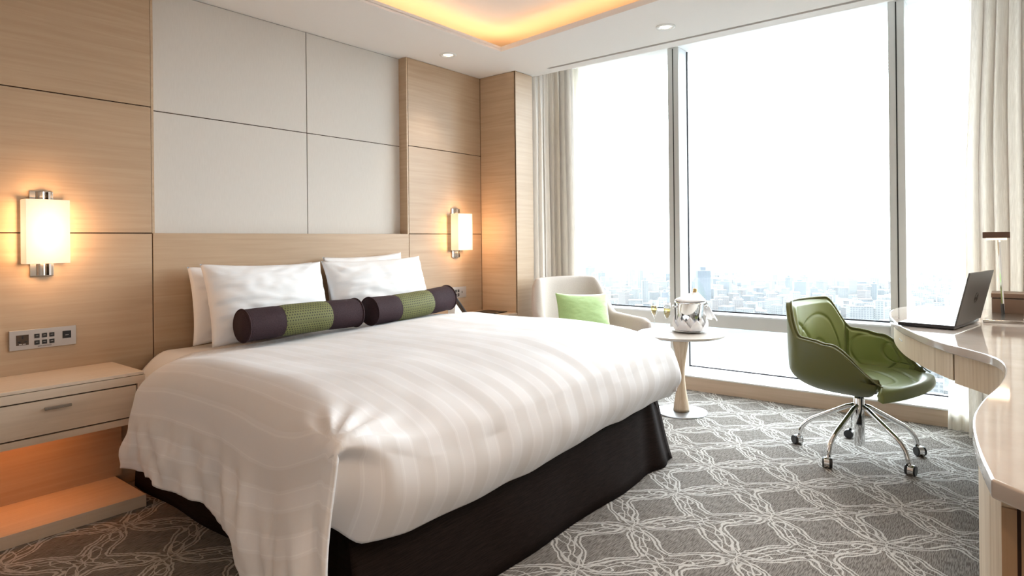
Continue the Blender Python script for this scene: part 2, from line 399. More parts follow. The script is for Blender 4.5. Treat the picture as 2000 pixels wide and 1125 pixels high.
# window-side strip, split by the ventilation slot
SX0, SX1 = 4.096, 4.130
mb.prism([(cfar(cy0), cy0), (cfar(cy1), cy1), (SX0, cy1), (SX0, cy0)], CEIL, CEIL + T)
mb.prism([(SX1, cy0), (SX1, cy1), (4.24, cy1), (4.24, cy0)], CEIL, CEIL + T)
ceil = struct(obj('ceiling', mb, m_ceil))
obj('vent_slot', BOX(SX0 - .0, cy0, CEIL + .012, SX1, 3.10, CEIL + .03), m_dark, ceil)
obj('cove_ceiling', BOX(LX, RY, CEIL + .17, 4.3, HY + .2, CEIL + .21), m_ceil, ceil)
cm = MB()
cm.box(cx0 - .30, cy1 + .28, CEIL + T, 4.0, cy1 + .30, CEIL + .17); cm.box(cx0 - .30, cy0 - .30, CEIL + T, 4.0, cy0 - .28, CEIL + .17)
cm.box(3.86, cy0 - .3, CEIL + T, 3.88, cy1 + .3, CEIL + .17); cm.box(cx0 - .32, cy0 - .3, CEIL + T, cx0 - .30, cy1 + .3, CEIL + .17)
obj('cove_wall', cm, m_ceil, ceil)
# lip standing up round the recess, hiding the strip
lm = MB()
lm.prism([(cx0, cy1), (cx1, cy1), (cx1 + .02, cy1 + .015), (cx0, cy1 + .015)], CEIL + T - .002, CEIL + .036)
lm.prism([(cfar(cy0), cy0), (cfar(cy0) + .015, cy0), (cx1 + .015, cy1 + .015), (cx1, cy1)], CEIL + T - .002, CEIL + .036)
obj('cove_lip', lm, m_ceil, ceil)
led = MB()
led.box(cx0, cy1 + .10, CEIL + T + .002, cx1 + .1, cy1 + .125, CEIL + T + .018)
led.prism([(cfar(cy0) + .10, cy0), (cfar(cy0) + .125, cy0), (cx1 + .135, cy1 + .1), (cx1 + .11, cy1 + .1)], CEIL + T + .002, CEIL + T + .018)
obj('cove_led_strip', led, m_led, ceil)
led2 = MB(); led2.box(cx0, cy0 - .125, CEIL + T + .002, cx1 - .3, cy0 - .10, CEIL + T + .018)
obj('cove_led_strip', led2, m_led, ceil)
# curtain pocket above the window
struct(obj('ceiling_curtain_pocket', MB().box(4.24, RY, 2.80, 5.4, HY + .2, 2.84).box(4.225, RY, CEIL + T, 4.24, HY + .2, 2.80), m_white))

# head wall: backing, side panels with shadow joints, recessed fabric-grey panels
wh = struct(obj('wall_head', BOX(LX, HREC + .005, -0.02, CX2 + .9, HREC + .10, 2.9), m_joint))
whl = struct(obj('wall_head_left', BOX(LX, HY + .012, 0, 1.385, HREC + .01, CEIL), m_joint))
whr = struct(obj('wall_head_right', BOX(3.18, HY + .012, 0, CX + .02, HREC + .01, CEIL), m_joint))
G = 0.0025
xl, xc, xr = 1.394, 2.374, 3.175
def wpanel(x0, x1, z0, z1, y0, y1, mat): return obj('wall_panel', BOX(x0 + G, y0, z0 + G, x1 - G, y1, z1 - G), mat, (wh if y0 > HY + .01 else whl if x1 < 2 else whr), bevel=0.0012, seg=1)
for x0, x1 in ((LX, -0.55), (-0.55, xl), (xr, CX)):
    for z0, z1 in ((0, J1), (J1, J2), (J2, CEIL)):
        wpanel(x0, x1, z0, z1, HY, HY + .016, m_wood_wall)
for x0, x1 in ((xl, xc), (xc, xr - .0)):
    for z0, z1 in ((J1 - .05, J2), (J2, CEIL)):
        wpanel(x0, x1, z0, z1, HREC, HREC + .012, m_panel_grey)
# right-hand cheek of the recess
obj('recess_cheek', MB().box(xr - .012, HY + .002, J1, xr, HREC, CEIL - .002), m_wood_col, whr)
obj('recess_cheek', MB().box(xl, HY + .002, J1, xl + .012, HREC, CEIL - .002), m_wood_col, whl)
# boxed column in the corner
cl = struct(obj('wall_corner_column', MB().box(CX + .006, CY + .006, 0, CX2 - .004, HY + .1, CEIL), m_joint))
obj('wall_panel', BOX(CX, CY + .004, 0.0, CX + .01, HY - .002, CEIL - .003), m_wood_col, cl)
obj('wall_panel', BOX(CX, CY, 0.0, CX2, CY + .012, CEIL - .003), m_wood_wall, cl)
struct(obj('wall_corner', BOX(CX2 - .01, HY, 0, 5.4, HY + .1, 2.84), m_wood_wall))
struct(obj('wall_right', BOX(LX, RY - .1, 0, 5.5, RY, 2.84), m_ceil))
struct(obj('wall_back', BOX(LX - .1, RY - .1, 0, LX, HY + .2, 2.84), m_ceil))

# window wall: sill box, mullions, transoms, panes
sb = struct(obj('trim_1', BOX(SILLX, RY, 0, SILLX + .02, HY, 0.104), m_wood_sill))
struct(obj('trim_2', MB().box(SILLX - .006, RY, 0.104, GX + .1, HY, 0.116).box(SILLX + .02, RY, 0, GX + .1, HY, .104), m_stone, bevel=.003))
TZ0, TZ1 = 0.487, 0.583
def mullion(n, y0, y1):
    m = MB().box(MX, y0, 0.116, GX + .06, y1, 2.80)
    r = struct(obj('trim_%d' % n, m, m_frame, bevel=.002, seg=1))
    yc = (y0 + y1) / 2
    obj('groove', BOX(MX - .0015, yc - .004, 0.117, MX + .002, yc + .004, 2.79), m_dark, r)
    obj('reveal', MB().box(MX + .012, y0 - .0015, 0.117, GX, y0 + .001, 2.795).box(MX + .012, y1 - .001, .117, GX, y1 + .0015, 2.795), m_reveal, r)
    return r
mull = [(2.155, 2.25), (0.553, 0.648)]
mullion(3, *mull[0]); mullion(4, *mull[1])
mullion(5, -1.05, -0.95)
bays = [(2.25, 3.75), (0.648, 2.155), (-0.95, 0.553)]
for i, (y0, y1) in enumerate(bays):
    w = sroot('window_%d' % (i + 1))
    y1c = min(y1, HY)
    obj('transom', BOX(MX + .02, y0, TZ0, GX + .05, y1c, TZ1), m_frame, w)
    obj('transom_ledge', BOX(MX + .005, y0, TZ1, GX - .002, y1c, TZ1 + .012), m_reveal, w)  # paler than the transom: light on the top face put into its colour
    for z0, z1 in ((TZ1 + .012, 2.79), (0.118, TZ0)):
        obj('pane', BOX(GX, y0 - .005, z0, GX + .006, y1c, z1), m_glass, w)
        obj('gasket', BOX(GX - .006, y0, z0 - .0, GX + .003, y1c, z0 + .011), m_gasket, w)
        if i == 2: pass
        elif i: obj('gasket', BOX(GX - .006, y1c - .011, z0, GX + .003, y1c, z1), m_gasket, w)
        else: obj('gasket', BOX(GX - .006, y0, z0, GX + .003, y0 + .005, z1), m_gasket, w)

# ================================================================== BED
bed = thing('bed', 'king size bed base with a dark brown pleated valance', 'bed', (2.2, 2.4, 0))
def bx(o_, *a, **k): return o_
BL = (2.2, 2.4, 0)
def child(name, mb, mat, root, **k):
    rl = Vector(root.location)
    inv = Matrix.Rotation(-root.rotation_euler.z, 4, 'Z')
    mb.v = [tuple(inv @ (Vector(v) - rl)) for v in mb.v]
    return obj(name, mb, mat, root, **k)
child('base', BOX(1.30, 1.53, 0.02, 3.02, 3.44, 0.33), m_dark, bed)
child('mattress', BOX(1.32, 1.60, 0.33, 3.00, 3.46, 0.50), m_linen, bed, bevel=.05, seg=4)
m_brownskirt.node_tree.nodes['Principled BSDF'].inputs['Specular IOR Level'].default_value = .05
# valance: foot face, with a corner pleat, and the two sides
rows = []
NV = 150
path = []
for k in range(60): path.append((1.268 - .123 * sstep(.75, 1, k / 59), 3.42 - (3.42 - 1.50) * k / 59, 'L'))
for k in range(110): path.append((1.11 + (3.225 - 1.11) * k / 109, 1.447, 'F'))
for k in range(60): path.append((3.20 - .055 * sstep(.0, .12, k / 59), 1.50 + 1.92 * k / 59, 'R'))
for zi in range(9):
    t = zi / 8; row = []
    for i, (x, y, sd) in enumerate(path):
        z = 0.004 + t * 0.345
        if sd == 'F':
            wv = .006 * math.sin(x * 9) * (1 - t) + .007 * nz(x * 4, t * 2)
            crn = sstep(2.75, 3.2, x)
            yy = y + .045 * t + wv - .02 * crn * math.sin((x - 2.7) * 22) * (1 - .4 * t)
            xx = x - .12 * t * sstep(2.9, 3.22, x) + .0 
            zz = z + t * (.035 * crn)
            row.append((xx, yy, zz))
        elif sd == 'L': row.append((x + .02 * t + .006 * math.sin(y * 11), y + .02 * t * (i > 55), z))
        else: row.append((x + .01 - .145 * t, y, z + .03 * t))
    rows.append(row)
child('bed_skirt', MB().grid(rows), m_brownskirt, bed, smooth=True, solid=.004)
# seam lines of the valance
sm = MB(); sm.tube([(x, 1.447 + .045 * .95 + .007 * nz(x * 4, 1.9) - .020 * sstep(2.75, 3.2, x) * math.sin((x - 2.7) * 22) * .62 - .0035, .325 + .033 * sstep(2.75, 3.2, x)) for x in [1.12 + k * .02 for k in range(103)]], .0022, 6)
child('seam', sm, m_brownskirt, bed, smooth=True)

# duvet, built as one draped cloth
DX0, DX1, DY0, DY1 = 1.09, 3.13, 1.385, 3.13
def du(u): u = max(0.0, min(1.0, u)); return 1 - math.sqrt(max(0.0, 1 - u * u))
def xleft(y): return DX0 + .135 * sstep(2.95, 3.13, y) - .095 * sstep(2.3, 1.40, y)
RTOP = .17
def dtop(a, y):
    """a in metres from the left edge of the top"""
    x0 = xleft(y); x = x0 + a * (DX1 - x0) / (DX1 - DX0)
    zt = .715 + .040 * sstep(1.6, 2.8, x) - .042 * sstep(2.6, 3.05, y)
    ul = 1 - (x - x0) / .24; ur = 1 - (DX1 - x) / .20; uf = 1 - (y - DY0) / .50
    crn_ = math.hypot(x - x0, y - DY0)
    d = RTOP * (1 - .70 * math.exp(-(crn_ / .24) ** 2)) * ((du(ul) + du(ur)) ** 3 + du(uf) ** 3) ** (1 / 3)
    # long soft furrows
    w = .008 * nz(x * 1.6 + 3, y * 3.2) + .004 * nz(x * 5, y * 2.2, 4) + .0022 * nz(x * 9, y * 9, 1)
    # puckers at the near foot corner
    cr = crn_; w += .009 * math.sin(math.atan2(y - DY0, x - x0 + .01) * 20) * sstep(.42, .10, cr) * sstep(.0, .06, cr)
    d += .10 * sstep(.85, 1.0, max(0, ul)) * sstep(.75, 1.0, max(0, uf)) * 0
    return Vector((x, y, zt - d + w))
hemL = [(1.385, .03), (1.5, .06), (1.75, .16), (2.05, .25), (2.3, .29), (2.6, .285), (2.85, .27), (3.1, .235), (3.3, .23)]
hemF = [(1.03, .415), (1.13, .345), (1.3, .325), (1.76, .325), (2.57, .36), (3.05, .372), (3.3, .33)]
hemR = [(1.385, .40), (1.6, .30), (2.2, .22), (3.3, .22)]
NX, NY, NFL = 150, 130, 34
us = [(DX1 - DX0) * k / NX for k in range(NX + 1)]; ys = [DY0 + (DY1 - DY0) * k / NY for k in range(NY + 1)]
verts = []; faces = []; uvs = []
def vid(p, u, v): verts.append(tuple(p)); uvs.append((u, v)); return len(verts) - 1
top = [[vid(dtop(a, y), DX0 + a, y) for a in us] for y in ys]
for j in range(NY):
    for i in range(NX): faces.append((top[j][i], top[j][i + 1], top[j + 1][i + 1], top[j + 1][i]))
# left drape
prev = [top[j][0] for j in range(NY + 1)]
for k in range(1, NFL + 1):
    t = k / NFL; cur = []
    for j, y in enumerate(ys):
        p0 = Vector(verts[top[j][0]]); zh = lerp_table(hemL, y) + .008 * nz(y * 7, 5)
        z = p0.z + (zh - p0.z) * t
        near_ns = 1 - sstep(2.9, 3.1, y)
        fold = (.020 * math.sin(y * 13 + 1.5 * math.sin(y * 4) + t * 1.2) * t + .020 * nz(y * 11 + t * 2, t * 2.2, 7) * min(1, t * 2.2) + .007 * nz(y * 26, t * 3, 3) * min(1, t * 3)) * near_ns
        out = -.055 * math.sin(t * PI * .55) * near_ns - fold - .035 * t * sstep(1.9, 1.45, y)
        yy = y - .035 * t * sstep(1.9, 1.385, y) + .012 * math.sin(t * 5) * sstep(1.8, 1.39, y)
        cur.append(vid((p0.x + out, yy, z), DX0 - (p0.z - z) * 1.0, y))
    for j in range(NY): faces.append((prev[j], cur[j], cur[j + 1], prev[j + 1]))
    prev = cur
# foot drape
prev = top[0][:]
for k in range(1, NFL + 1):
    t = k / NFL; cur = []
    for i, a in enumerate(us):
        p0 = Vector(verts[top[0][i]]); x = p0.x; zh = lerp_table(hemF, x) + .006 * nz(x * 6, 9)
        z = p0.z + (zh - p0.z) * t
        tuck = sstep(DX0 + .10, DX0 - .07, x)
        yy = p0.y - .030 * math.sin(t * PI) + .045 * t * t + .006 * nz(x * 7, t * 2, 2) + tuck * .06 * sstep(0, .22, t) \
            + .004 * math.sin(x * 40 + t * 3) * tuck * t
        xx = x + .03 * tuck * t * 0
        cur.append(vid((xx - .0, yy, z), DX0 + a, DY0 - (p0.z - z)))
    for i in range(NX): faces.append((prev[i], prev[i + 1], cur[i + 1], cur[i]))
    prev = cur
# window-side drape
prev = [top[j][NX] for j in range(NY + 1)]
for k in range(1, 15):
    t = k / 14; cur = []
    for j, y in enumerate(ys):
        p0 = Vector(verts[top[j][NX]]); z = p0.z + (lerp_table(hemR, y) - p0.z) * t
        cur.append(vid((p0.x + .012 * math.sin(y * 12) * t + .0, y + .0, z), DX1 + (p0.z - z), y))
    for j in range(NY): faces.append((prev[j], prev[j + 1], cur[j + 1], cur[j]))
    prev = cur
dm = MB(); dm.v = verts; dm.f = faces; dm.uv = uvs
duv = obj('duvet', dm, m_duvet, smooth=True, solid=.012, loc=(2.2, 2.4, .6))
tag(duv, 'white striped sateen duvet draped over the bed and its foot', 'duvet')

# sheet / mattress top strip visible beside the pillows
def fitted():
    rows = []
    for j in range(20):
        y = 3.06 + .40 * j / 19; row = []
        for i in range(60):
            x = 1.275 + 1.80 * i / 59; e = sstep(1.275, 1.45, x) * sstep(3.075, 2.95, x)
            row.append((x, y, .50 + .150 * math.sqrt(max(0, e)) + .005 * nz(x * 5, y * 6)))
        rows.append(row)
    return MB().grid(rows)
sh = obj('bed_sheet', fitted(), m_linen, smooth=True, solid=.01, loc=(2.2, 3.3, .6))
tag(sh, 'white fitted sheet showing under the pillows at the headboard', 'sheet')

# headboard
hb = thing('headboard', 'wide pale maple headboard panel on the wall behind the bed', 'headboard', (2.28, HY, 0))
child('panel', BOX(xl + G, HY - .001, 0.02, xr - G, HREC - .002, J1), m_wood_wall, hb, bevel=.0015, seg=1)

# pillows
def pillow(w, h, t, seed, nu=54, nv=40, ear=0.035, crease=1.0):
    mbp = MB(); rows_f = []; rows_b = []
    for j in range(nv + 1):
        v = -1 + 2 * j / nv; rf = []; rb = []
        for i in range(nu + 1):
            u = -1 + 2 * i / nu
            # outline pinched between the corners
            px = u * (w / 2) * (1 - .045 * (1 - abs(v) ** 2.2) * 1)
            pz = v * (h / 2) * (1 - .075 * (1 - abs(u) ** 2.2))
            prof = (max(0, 1 - abs(u) ** 2.6) ** .55) * (max(0, 1 - abs(v) ** 2.6) ** .55)
            corner = sstep(.6, 1, abs(u)) * sstep(.55, 1, abs(v))
            ray = math.sin(math.atan2(1.02 - abs(v), 1.02 - abs(u)) * 11 + seed) * .008 * sstep(.25, .9, abs(u) * abs(v)) * (1 - corner)
            wr = crease * (.010 * nz(u * 3 + seed, v * 5) + .007 * nz(u * 5, v * 11 + seed) + ray) * min(1, prof * 2)
            d = t / 2 * prof + wr
            rf.append((px, -d, pz)); rb.append((px, d * .9, pz))
        rows_f.append(rf); rows_b.append(rb)
    mbp.grid(rows_f); mbp.grid(rows_b)
    return mbp
def place(mb_, loc, lean, yaw, roll=0.0):
    m = Matrix.Translation(loc) @ Matrix.Rotation(yaw, 4, 'Z') @ Matrix.Rotation(lean, 4, 'X') @ Matrix.Rotation(roll, 4, 'Y')
    mb_.v = [tuple(m @ Vector(v)) for v in mb_.v]; return mb_
def merge(o):
    bm = bmesh.new(); bm.from_mesh(o.data); bmesh.ops.remove_doubles(bm, verts=bm.verts, dist=.0004)
    bmesh.ops.recalc_face_normals(bm, faces=bm.faces); bm.to_mesh(o.data); bm.free()
    for p in o.data.polygons: p.use_smooth = True
def mkpillow(name, label, cat, mat, dims, loc, lean, yaw, roll, seed, group=None, sub=0, **k):
    mbp = place(pillow(*dims, seed, **k), loc, math.radians(lean), math.radians(yaw), math.radians(roll))
    o = obj(name, mbp, mat, loc=loc, smooth=True); merge(o); tag(o, label, cat, group); return o
LP = (-20)
mkpillow('pillow', 'white pillow at the rear left, upright against the headboard', 'pillow', m_linen, (.76, .42, .15), (1.915, 3.40, .872), -8, 0, 0, 3, 'pillows on the bed')
mkpillow('pillow', 'large white pillow at front left behind the longer green banded bolster', 'pillow', m_linen, (.735, .44, .20), (1.895, 3.22, .882), -17, 2, 1.0, 8, 'pillows on the bed')
mkpillow('pillow', 'white pillow at the rear right, only its tip above the front one', 'pillow', m_linen, (.66, .42, .14), (2.715, 3.41, .91), -8, 0, -1.5, 5, 'pillows on the bed')
mkpillow('pillow', 'large white pillow at front right by the far wall lamp', 'pillow', m_linen, (.80, .44, .20), (2.675, 3.225, .885), -18, -1, -1, 12, 'pillows on the bed')

# bolsters
def bolster(a, b, r, label, sag=0.0, seed=0):
    a = Vector(a); b = Vector(b); L = (b - a).length; ax = (b - a).normalized()
    side = ax.cross(Vector((0, 0, 1))).normalized(); up = side.cross(ax).normalized()
    root = thing('bolster', label, 'bolster', tuple((a + b) / 2 - Vector((0, 0, r))), 0, 'bolster cushions on the bed')
    def seg(t0, t1, rr_, nm, mat, endcap=0, n=44, steps=14):
        rows = []; uvl = []
        for i in range(steps + 1):
            t = t0 + (t1 - t0) * i / steps; c = a + (b - a) * t + Vector((0, 0, sag * math.sin(t * PI)))
            row = []
            for k in range(n):
                th = 2 * PI * k / n
                q = rr_ * (1 + .02 * nz(t * 6 + seed, math.cos(th) * 2, math.sin(th) * 2)) * (1 - .03 * math.exp(-((t - .29) / .03) ** 2) - .03 * math.exp(-((t - .70) / .03) ** 2))
                zz = math.sin(th) * (0.94 if math.sin(th) < 0 else 1)
                row.append(c + side * (q * math.cos(th)) + up * (q * zz)); uvl.append((t * L, th * rr_ * 1.0))
            rows.append(row)
        m = MB().grid(rows, closed_u=True)
        base = 0
        if endcap == -1: m.f.append(tuple(range(n)))
        if endcap == 1: m.f.append(tuple(range(steps * n, (steps + 1) * n)))
        m.uv = uvl
        o = child(nm, m, mat, root, smooth=True); return o
    seg(0, .29, r, 'end_band', m_purple, -1); seg(.29, .70, r * 1.006, 'middle_band', m_dots); seg(.70, 1, r, 'end_band', m_purple, 1)
    for t, s in ((0.004, 1.0), (.996, 1.0)):
        c = a + (b - a) * t; pts = [c + side * (r * 1.01 * math.cos(q)) + up * (r * 1.0 * math.sin(q) * (.94 if math.sin(q) < 0 else 1)) for q in [2 * PI * k / 40 for k in range(41)]]
        child('piping', MB().tube(pts, .0045, 6, False), m_purple, root, smooth=True)
bolster((1.600, 2.99, .789), (2.285, 2.985, .791), .084, 'left bolster, dark aubergine ends and a green dotted middle band', .004, 1)
bolster((2.370, 2.965, .791), (3.04, 2.98, .820), .084, 'right bolster, aubergine and green, its far end tilted upward', -.008, 5)

# ================================================================== NIGHTSTANDS
def nightstand(x0, x1, label, left):
    root = thing('nightstand', label, 'nightstand', ((x0 + x1) / 2, 3.31, 0), 0)
    y0, y1 = 3.12, HY - .001
    z0, z1 = .390, .607
    sh_ = MB().box(x0, y0 + .012, z0, x1, y1, z0 + .028).box(x0, y0 + .012, z1 - .036, x1, y1, z1) \
        .box(x0, y0 + .012, z0, x0 + .03, y1, z1).box(x1 - .03, y0 + .012, z0, x1, y1, z1)
    child('cabinet_body', sh_, m_wood_ns, root)
    child('face_frame', MB().box(x0, y0, z0, x1, y0 + .014, z0 + .028).box(x0, y0, z1 - .038, x1, y0 + .014, z1 - .002)
          .box(x0, y0, z0 + .028, x0 + .032, y0 + .014, z1 - .038).box(x1 - .032, y0, z0 + .028, x1, y0 + .014, z1 - .038), m_wood_ns, root)
    child('top_board', BOX(x0, y0 - .001, z1, x1 - .004, y1, z1 + .014), m_wood_ns, root, bevel=.002)
    child('drawer_recess', BOX(x0 + .03, y0 + .014, z0 + .026, x1 - .03, y0 + .02, z1 - .036), m_joint, root)
    d = child('drawer', BOX(x0 + .038, y0 + .001, z0 + .034, x1 - .038, y0 + .0135, z1 - .044), m_wood_ns, root)
    xm = .865 if left else (x0 + x1) / 2
    hd = MB().box(xm - .047, y0 - .016, .524, xm + .047, y0 - .008, .536).box(xm - .044, y0 - .009, .527, xm - .038, y0 + .002, .533).box(xm + .038, y0 - .009, .527, xm + .044, y0 + .002, .533)
    rl = Vector(root.location); hd.v = [tuple(Vector(v) - rl) for v in hd.v]
    obj('handle', hd, m_nickel, d, bevel=.001)
    child('plinth_shelf', BOX(x0, y0, 0, x1, y1, .054), m_wood_ns, root, bevel=.0015)
    child('back_panel', BOX(x0, y1 - .012, .054, x1 + .03, y1, z0), m_wood_wall, root)
    child('under_light', BOX(x0 + .1, y1 - .07, z0 - .006, x1 - .12, y1 - .05, z0 - .001), m_led_u, root)
    return root
m_led_u = emit('under_shelf_led', (1.0, 0.36, 0.10), 3.0)
nightstand(.36, 1.205, 'floating maple nightstand with one drawer, left of the bed', True)
nightstand(3.35, CX - .002, 'maple nightstand in the corner right of the bed', False)
area('nightstand_glow', (.75, 3.33, .382), (0, 0, 0), .5, .04, .8, (1.0, .34, .09))
# things on the far nightstand and pillow side
np_ = thing('leather_folder', 'black leather folder lying on the far right nightstand', 'folder', (3.85, 3.31, .621))
child('cover', BOX(3.74, 3.21, .6215, 3.965, 3.42, .628), m_black, np_, bevel=.002)
child('clasp', BOX(3.83, 3.212, .628, 3.87, 3.24, .630), m_nickel, np_)
tc_ = thing('tent_card', 'small white tent card behind the right end of the far bolster', 'card', (3.45, 3.30, .621))
obj('folded_card', MB().add([(-.05, -.035, .0005), (.075, -.035, .0005), (-.03, -.035, .116), (-.05, .035, .0005), (.075, .035, .0005), (-.03, .035, .116)],
                            [(0, 1, 2), (5, 4, 3), (0, 3, 4, 1), (1, 4, 5, 2), (2, 5, 3, 0)]), m_tag, tc_)
rc = thing('remote_control', 'slim black remote control leaning on the white tent card', 'remote', (3.515, 3.30, .696))
rm = MB().box(-.112, -.022, -.006, .112, .022, .006)
rmx = Matrix.Rotation(math.radians(47.5), 4, 'Y')
ob = obj('body', rm, m_black, rc, bevel=.003); ob.matrix_local = rmx
for i in range(8):
    for j in (-1, 0, 1):
        b_ = obj('button', BOX(-.09 + i * .022, j * .012 - .004, .006, -.082 + i * .022, j * .012 + .004, .0078), m_tag, rc); b_.matrix_local = rmx

# ================================================================== WALL LAMPS + SWITCH PANELS
def sconce(xc_, y0, z0, z1, w, label, plate):
    root = thing('wall_lamp', label, 'wall lamp', (xc_, HY, (z0 + z1) / 2), 0, 'bedside wall lamps')
    zc = (z0 + z1) / 2
    obj('shade', BOX(-w / 2, y0 - HY, z0 - zc, w / 2, -.035, z1 - zc), m_shade, root, bevel=.002)
    obj('mount_plate', BOX(-.045 + plate, -.010, z0 - zc - .058, .045 + plate, -.0005, z1 - zc + .042), m_nickel, root, bevel=.001)
    for s in (0, 1):
        za, zb = ((z0 - zc - .055, z0 - zc), (z1 - zc, z1 - zc + .040))[s]
        pr = [(-.022 + plate + .044 * k / 8, -.012 - .022 * math.sin(PI * k / 8)) for k in range(9)]
        obj('fluted_bar', MB().prism(pr + [(.022 + plate, -.009), (-.022 + plate, -.009)], za, zb), m_nickel, root, smooth=False)
        obj('bright_rod', BOX(.022 + plate, -.030, za, .030 + plate, -.010, zb), m_chrome, root)
    l = bpy.data.lights.new('lamp_bulb', 'AREA')
    return root
sconce(.912, 3.385, 1.12, 1.408, .166, 'glowing rectangular wall lamp above the left nightstand', .002)
sconce(3.665, 3.385, 1.13, 1.420, .166, 'glowing rectangular wall lamp at the far right of the headboard', -.0)
for xx in (.912, 3.665):
    for dx, ry in ((-.085, 90), (.085, -90)):
        a_ = area('lamp_side_glow', (xx + dx, 3.44, 1.265), (0, math.radians(ry), 0), .28, .09, 1.15, WARM)
    area('lamp_bottom_glow', (xx, 3.43, 1.118), (0, 0, 0), .15, .08, .6, WARM)
    area('lamp_top_glow', (xx, 3.43, 1.422), (PI, 0, 0), .15, .08, .6, WARM)

def control_panel(x0, x1, z0, z1, label, kind):
    w = x1 - x0; hh = z1 - z0; cx_ = (x0 + x1) / 2; cz_ = (z0 + z1) / 2
    root = thing('switch_panel', label, 'switch panel', (cx_, HY, cz_))
    obj('faceplate', BOX(-w / 2, -.009, -hh / 2, w / 2, -.0005, hh / 2), m_plate, root, bevel=.0015)
    def rect(nm, u, v, a, b, mat, d=.0105, par=None): return obj(nm, BOX(u - a / 2, -d, v - b / 2, u + a / 2, -.009, v + b / 2), mat, par or root)
    if kind == 'L':
        sk = rect('socket', -.080, .0, .046, .046, m_brownk)
        for (u, v, a, b) in ((0, .012, .006, .014), (-.012, -.008, .010, .006), (.012, -.008, .010, .006)):
            rect('pin_hole', -.080 + u, v, a, b, m_black, .0112)
        for u in (-.088, -.074): rect('socket_caption', u, -.0185, .011, .002, m_tag, .0112)
        for i in range(3):
            for j in range(2):
                k = rect('switch_button', -.026 + i * .0285, .013 - j * .030, .0195, .0195, m_black)
                rect('button_mark', -.026 + i * .0285, .013 - j * .030 + .001, .010, .0016, m_plate, .0110)
        rect('display', .090, .006, .034, .034, m_black)
        rect('display_mark', .090, .004, .014, .0022, m_plate, .0110)
    else:
        rect('socket', -.072, .006, .036, .044, m_black)
        for i in range(3):
            for j in range(2):
                rect('switch_button', -.030 + i * .028, .012 - j * .030, .0185, .0195, m_black)
                rect('button_mark', -.030 + i * .028, .012 - j * .030, .007, .004, m_plate, .0110)
        rect('indicator', .068, 0, .006, .016, m_black)
    text_mesh('caption', 'LIGHT CONTROLS', .0062, m_black, root, (0.003, -.0095, -hh / 2 + .010), (math.radians(90), 0, 0))
m_brownk = plain('brown_socket', (0.055, 0.032, 0.018), 0.35)
control_panel(.791, 1.046, .731, .820, 'silver socket and switch panel on the left wall above the nightstand', 'L')
control_panel(3.545, 3.782, .745, .834, 'silver switch panel below the far wall lamp', 'R')

# ceiling spots
def spot(x, y, label, watt=12):
    r = thing('ceiling_spotlight', label, 'ceiling light', (x, y, CEIL), 0, 'recessed ceiling spotlights')
    obj('trim_ring', MB().lathe([(.062, 0), (.062, -.006), (.044, -.008), (.040, -.002), (.040, 0)], n=36, caps=False), m_white, r, smooth=True)
    obj('reflector', MB().lathe([(.040, -.003), (.034, -.001)], n=36, caps=False), m_chrome, r, smooth=True)
    obj('lens', MB().lathe([(.0405, -.0015), (.03, -.002)], n=30), m_down, r)
    s = bpy.data.lights.new('spot_beam', 'SPOT'); s.energy = watt; s.spot_size = math.radians(120 if watt > 20 else 80); s.spot_blend = .6; s.color = (1, .78, .55) if watt < 20 else ((1, .90, .80) if x > 2 else (1, .70, .46)); s.shadow_soft_size = .04
    o = bpy.data.objects.new('spot_beam', s); o.location = (x, y, CEIL - .02); COL.objects.link(o)
spot(3.33, 3.231, 'recessed ceiling spotlight near the head wall corner')
for x_, y_, lab_ in ((3.2, -.38, 'added unseen fill spotlight over the middle of the desk'), (1.2, -.38, 'added unseen fill spotlight over the near end of the desk'),
                     (-.4, -.38, 'added unseen fill spotlight near the back wall, desk side'), (-1.7, 1.3, 'added unseen fill spotlight near the back wall, centre of the room')):
    spot(x_, y_, lab_, 46)  # out-of-view fill lights, added to brighten the room
spot(3.80, 1.737, 'recessed ceiling spotlight in front of the window')

# ================================================================== CURTAINS
def curtain(name, label, pts_fn, s0, s1, z0, z1, mat, n=420, m_=26, amp=.03, freq=8.0, seed=0, th=0, cat='curtain'):
    rows = []
    for j in range(m_ + 1):
        t = j / m_; z = z1 + (z0 - z1) * t; row = []
        for i in range(n + 1):
            s = s0 + (s1 - s0) * i / n
            row.append(pts_fn(s, t, z))
        rows.append(row)
    o = obj(name, MB().grid(rows), mat, smooth=True, solid=th, loc=tuple(rows[-1][n // 2]))
    tag(o, label, cat); return o
def fold(s, t, seed, A):
    ph = s * 2 * PI * 1.0
    return A * (math.sin(ph + .8 * math.sin(ph * .37 + seed) + .35 * t * math.sin(ph * .21)) * (.75 + .25 * math.sin(ph * .13 + seed * 2)) + .18 * math.sin(2.3 * ph + seed))
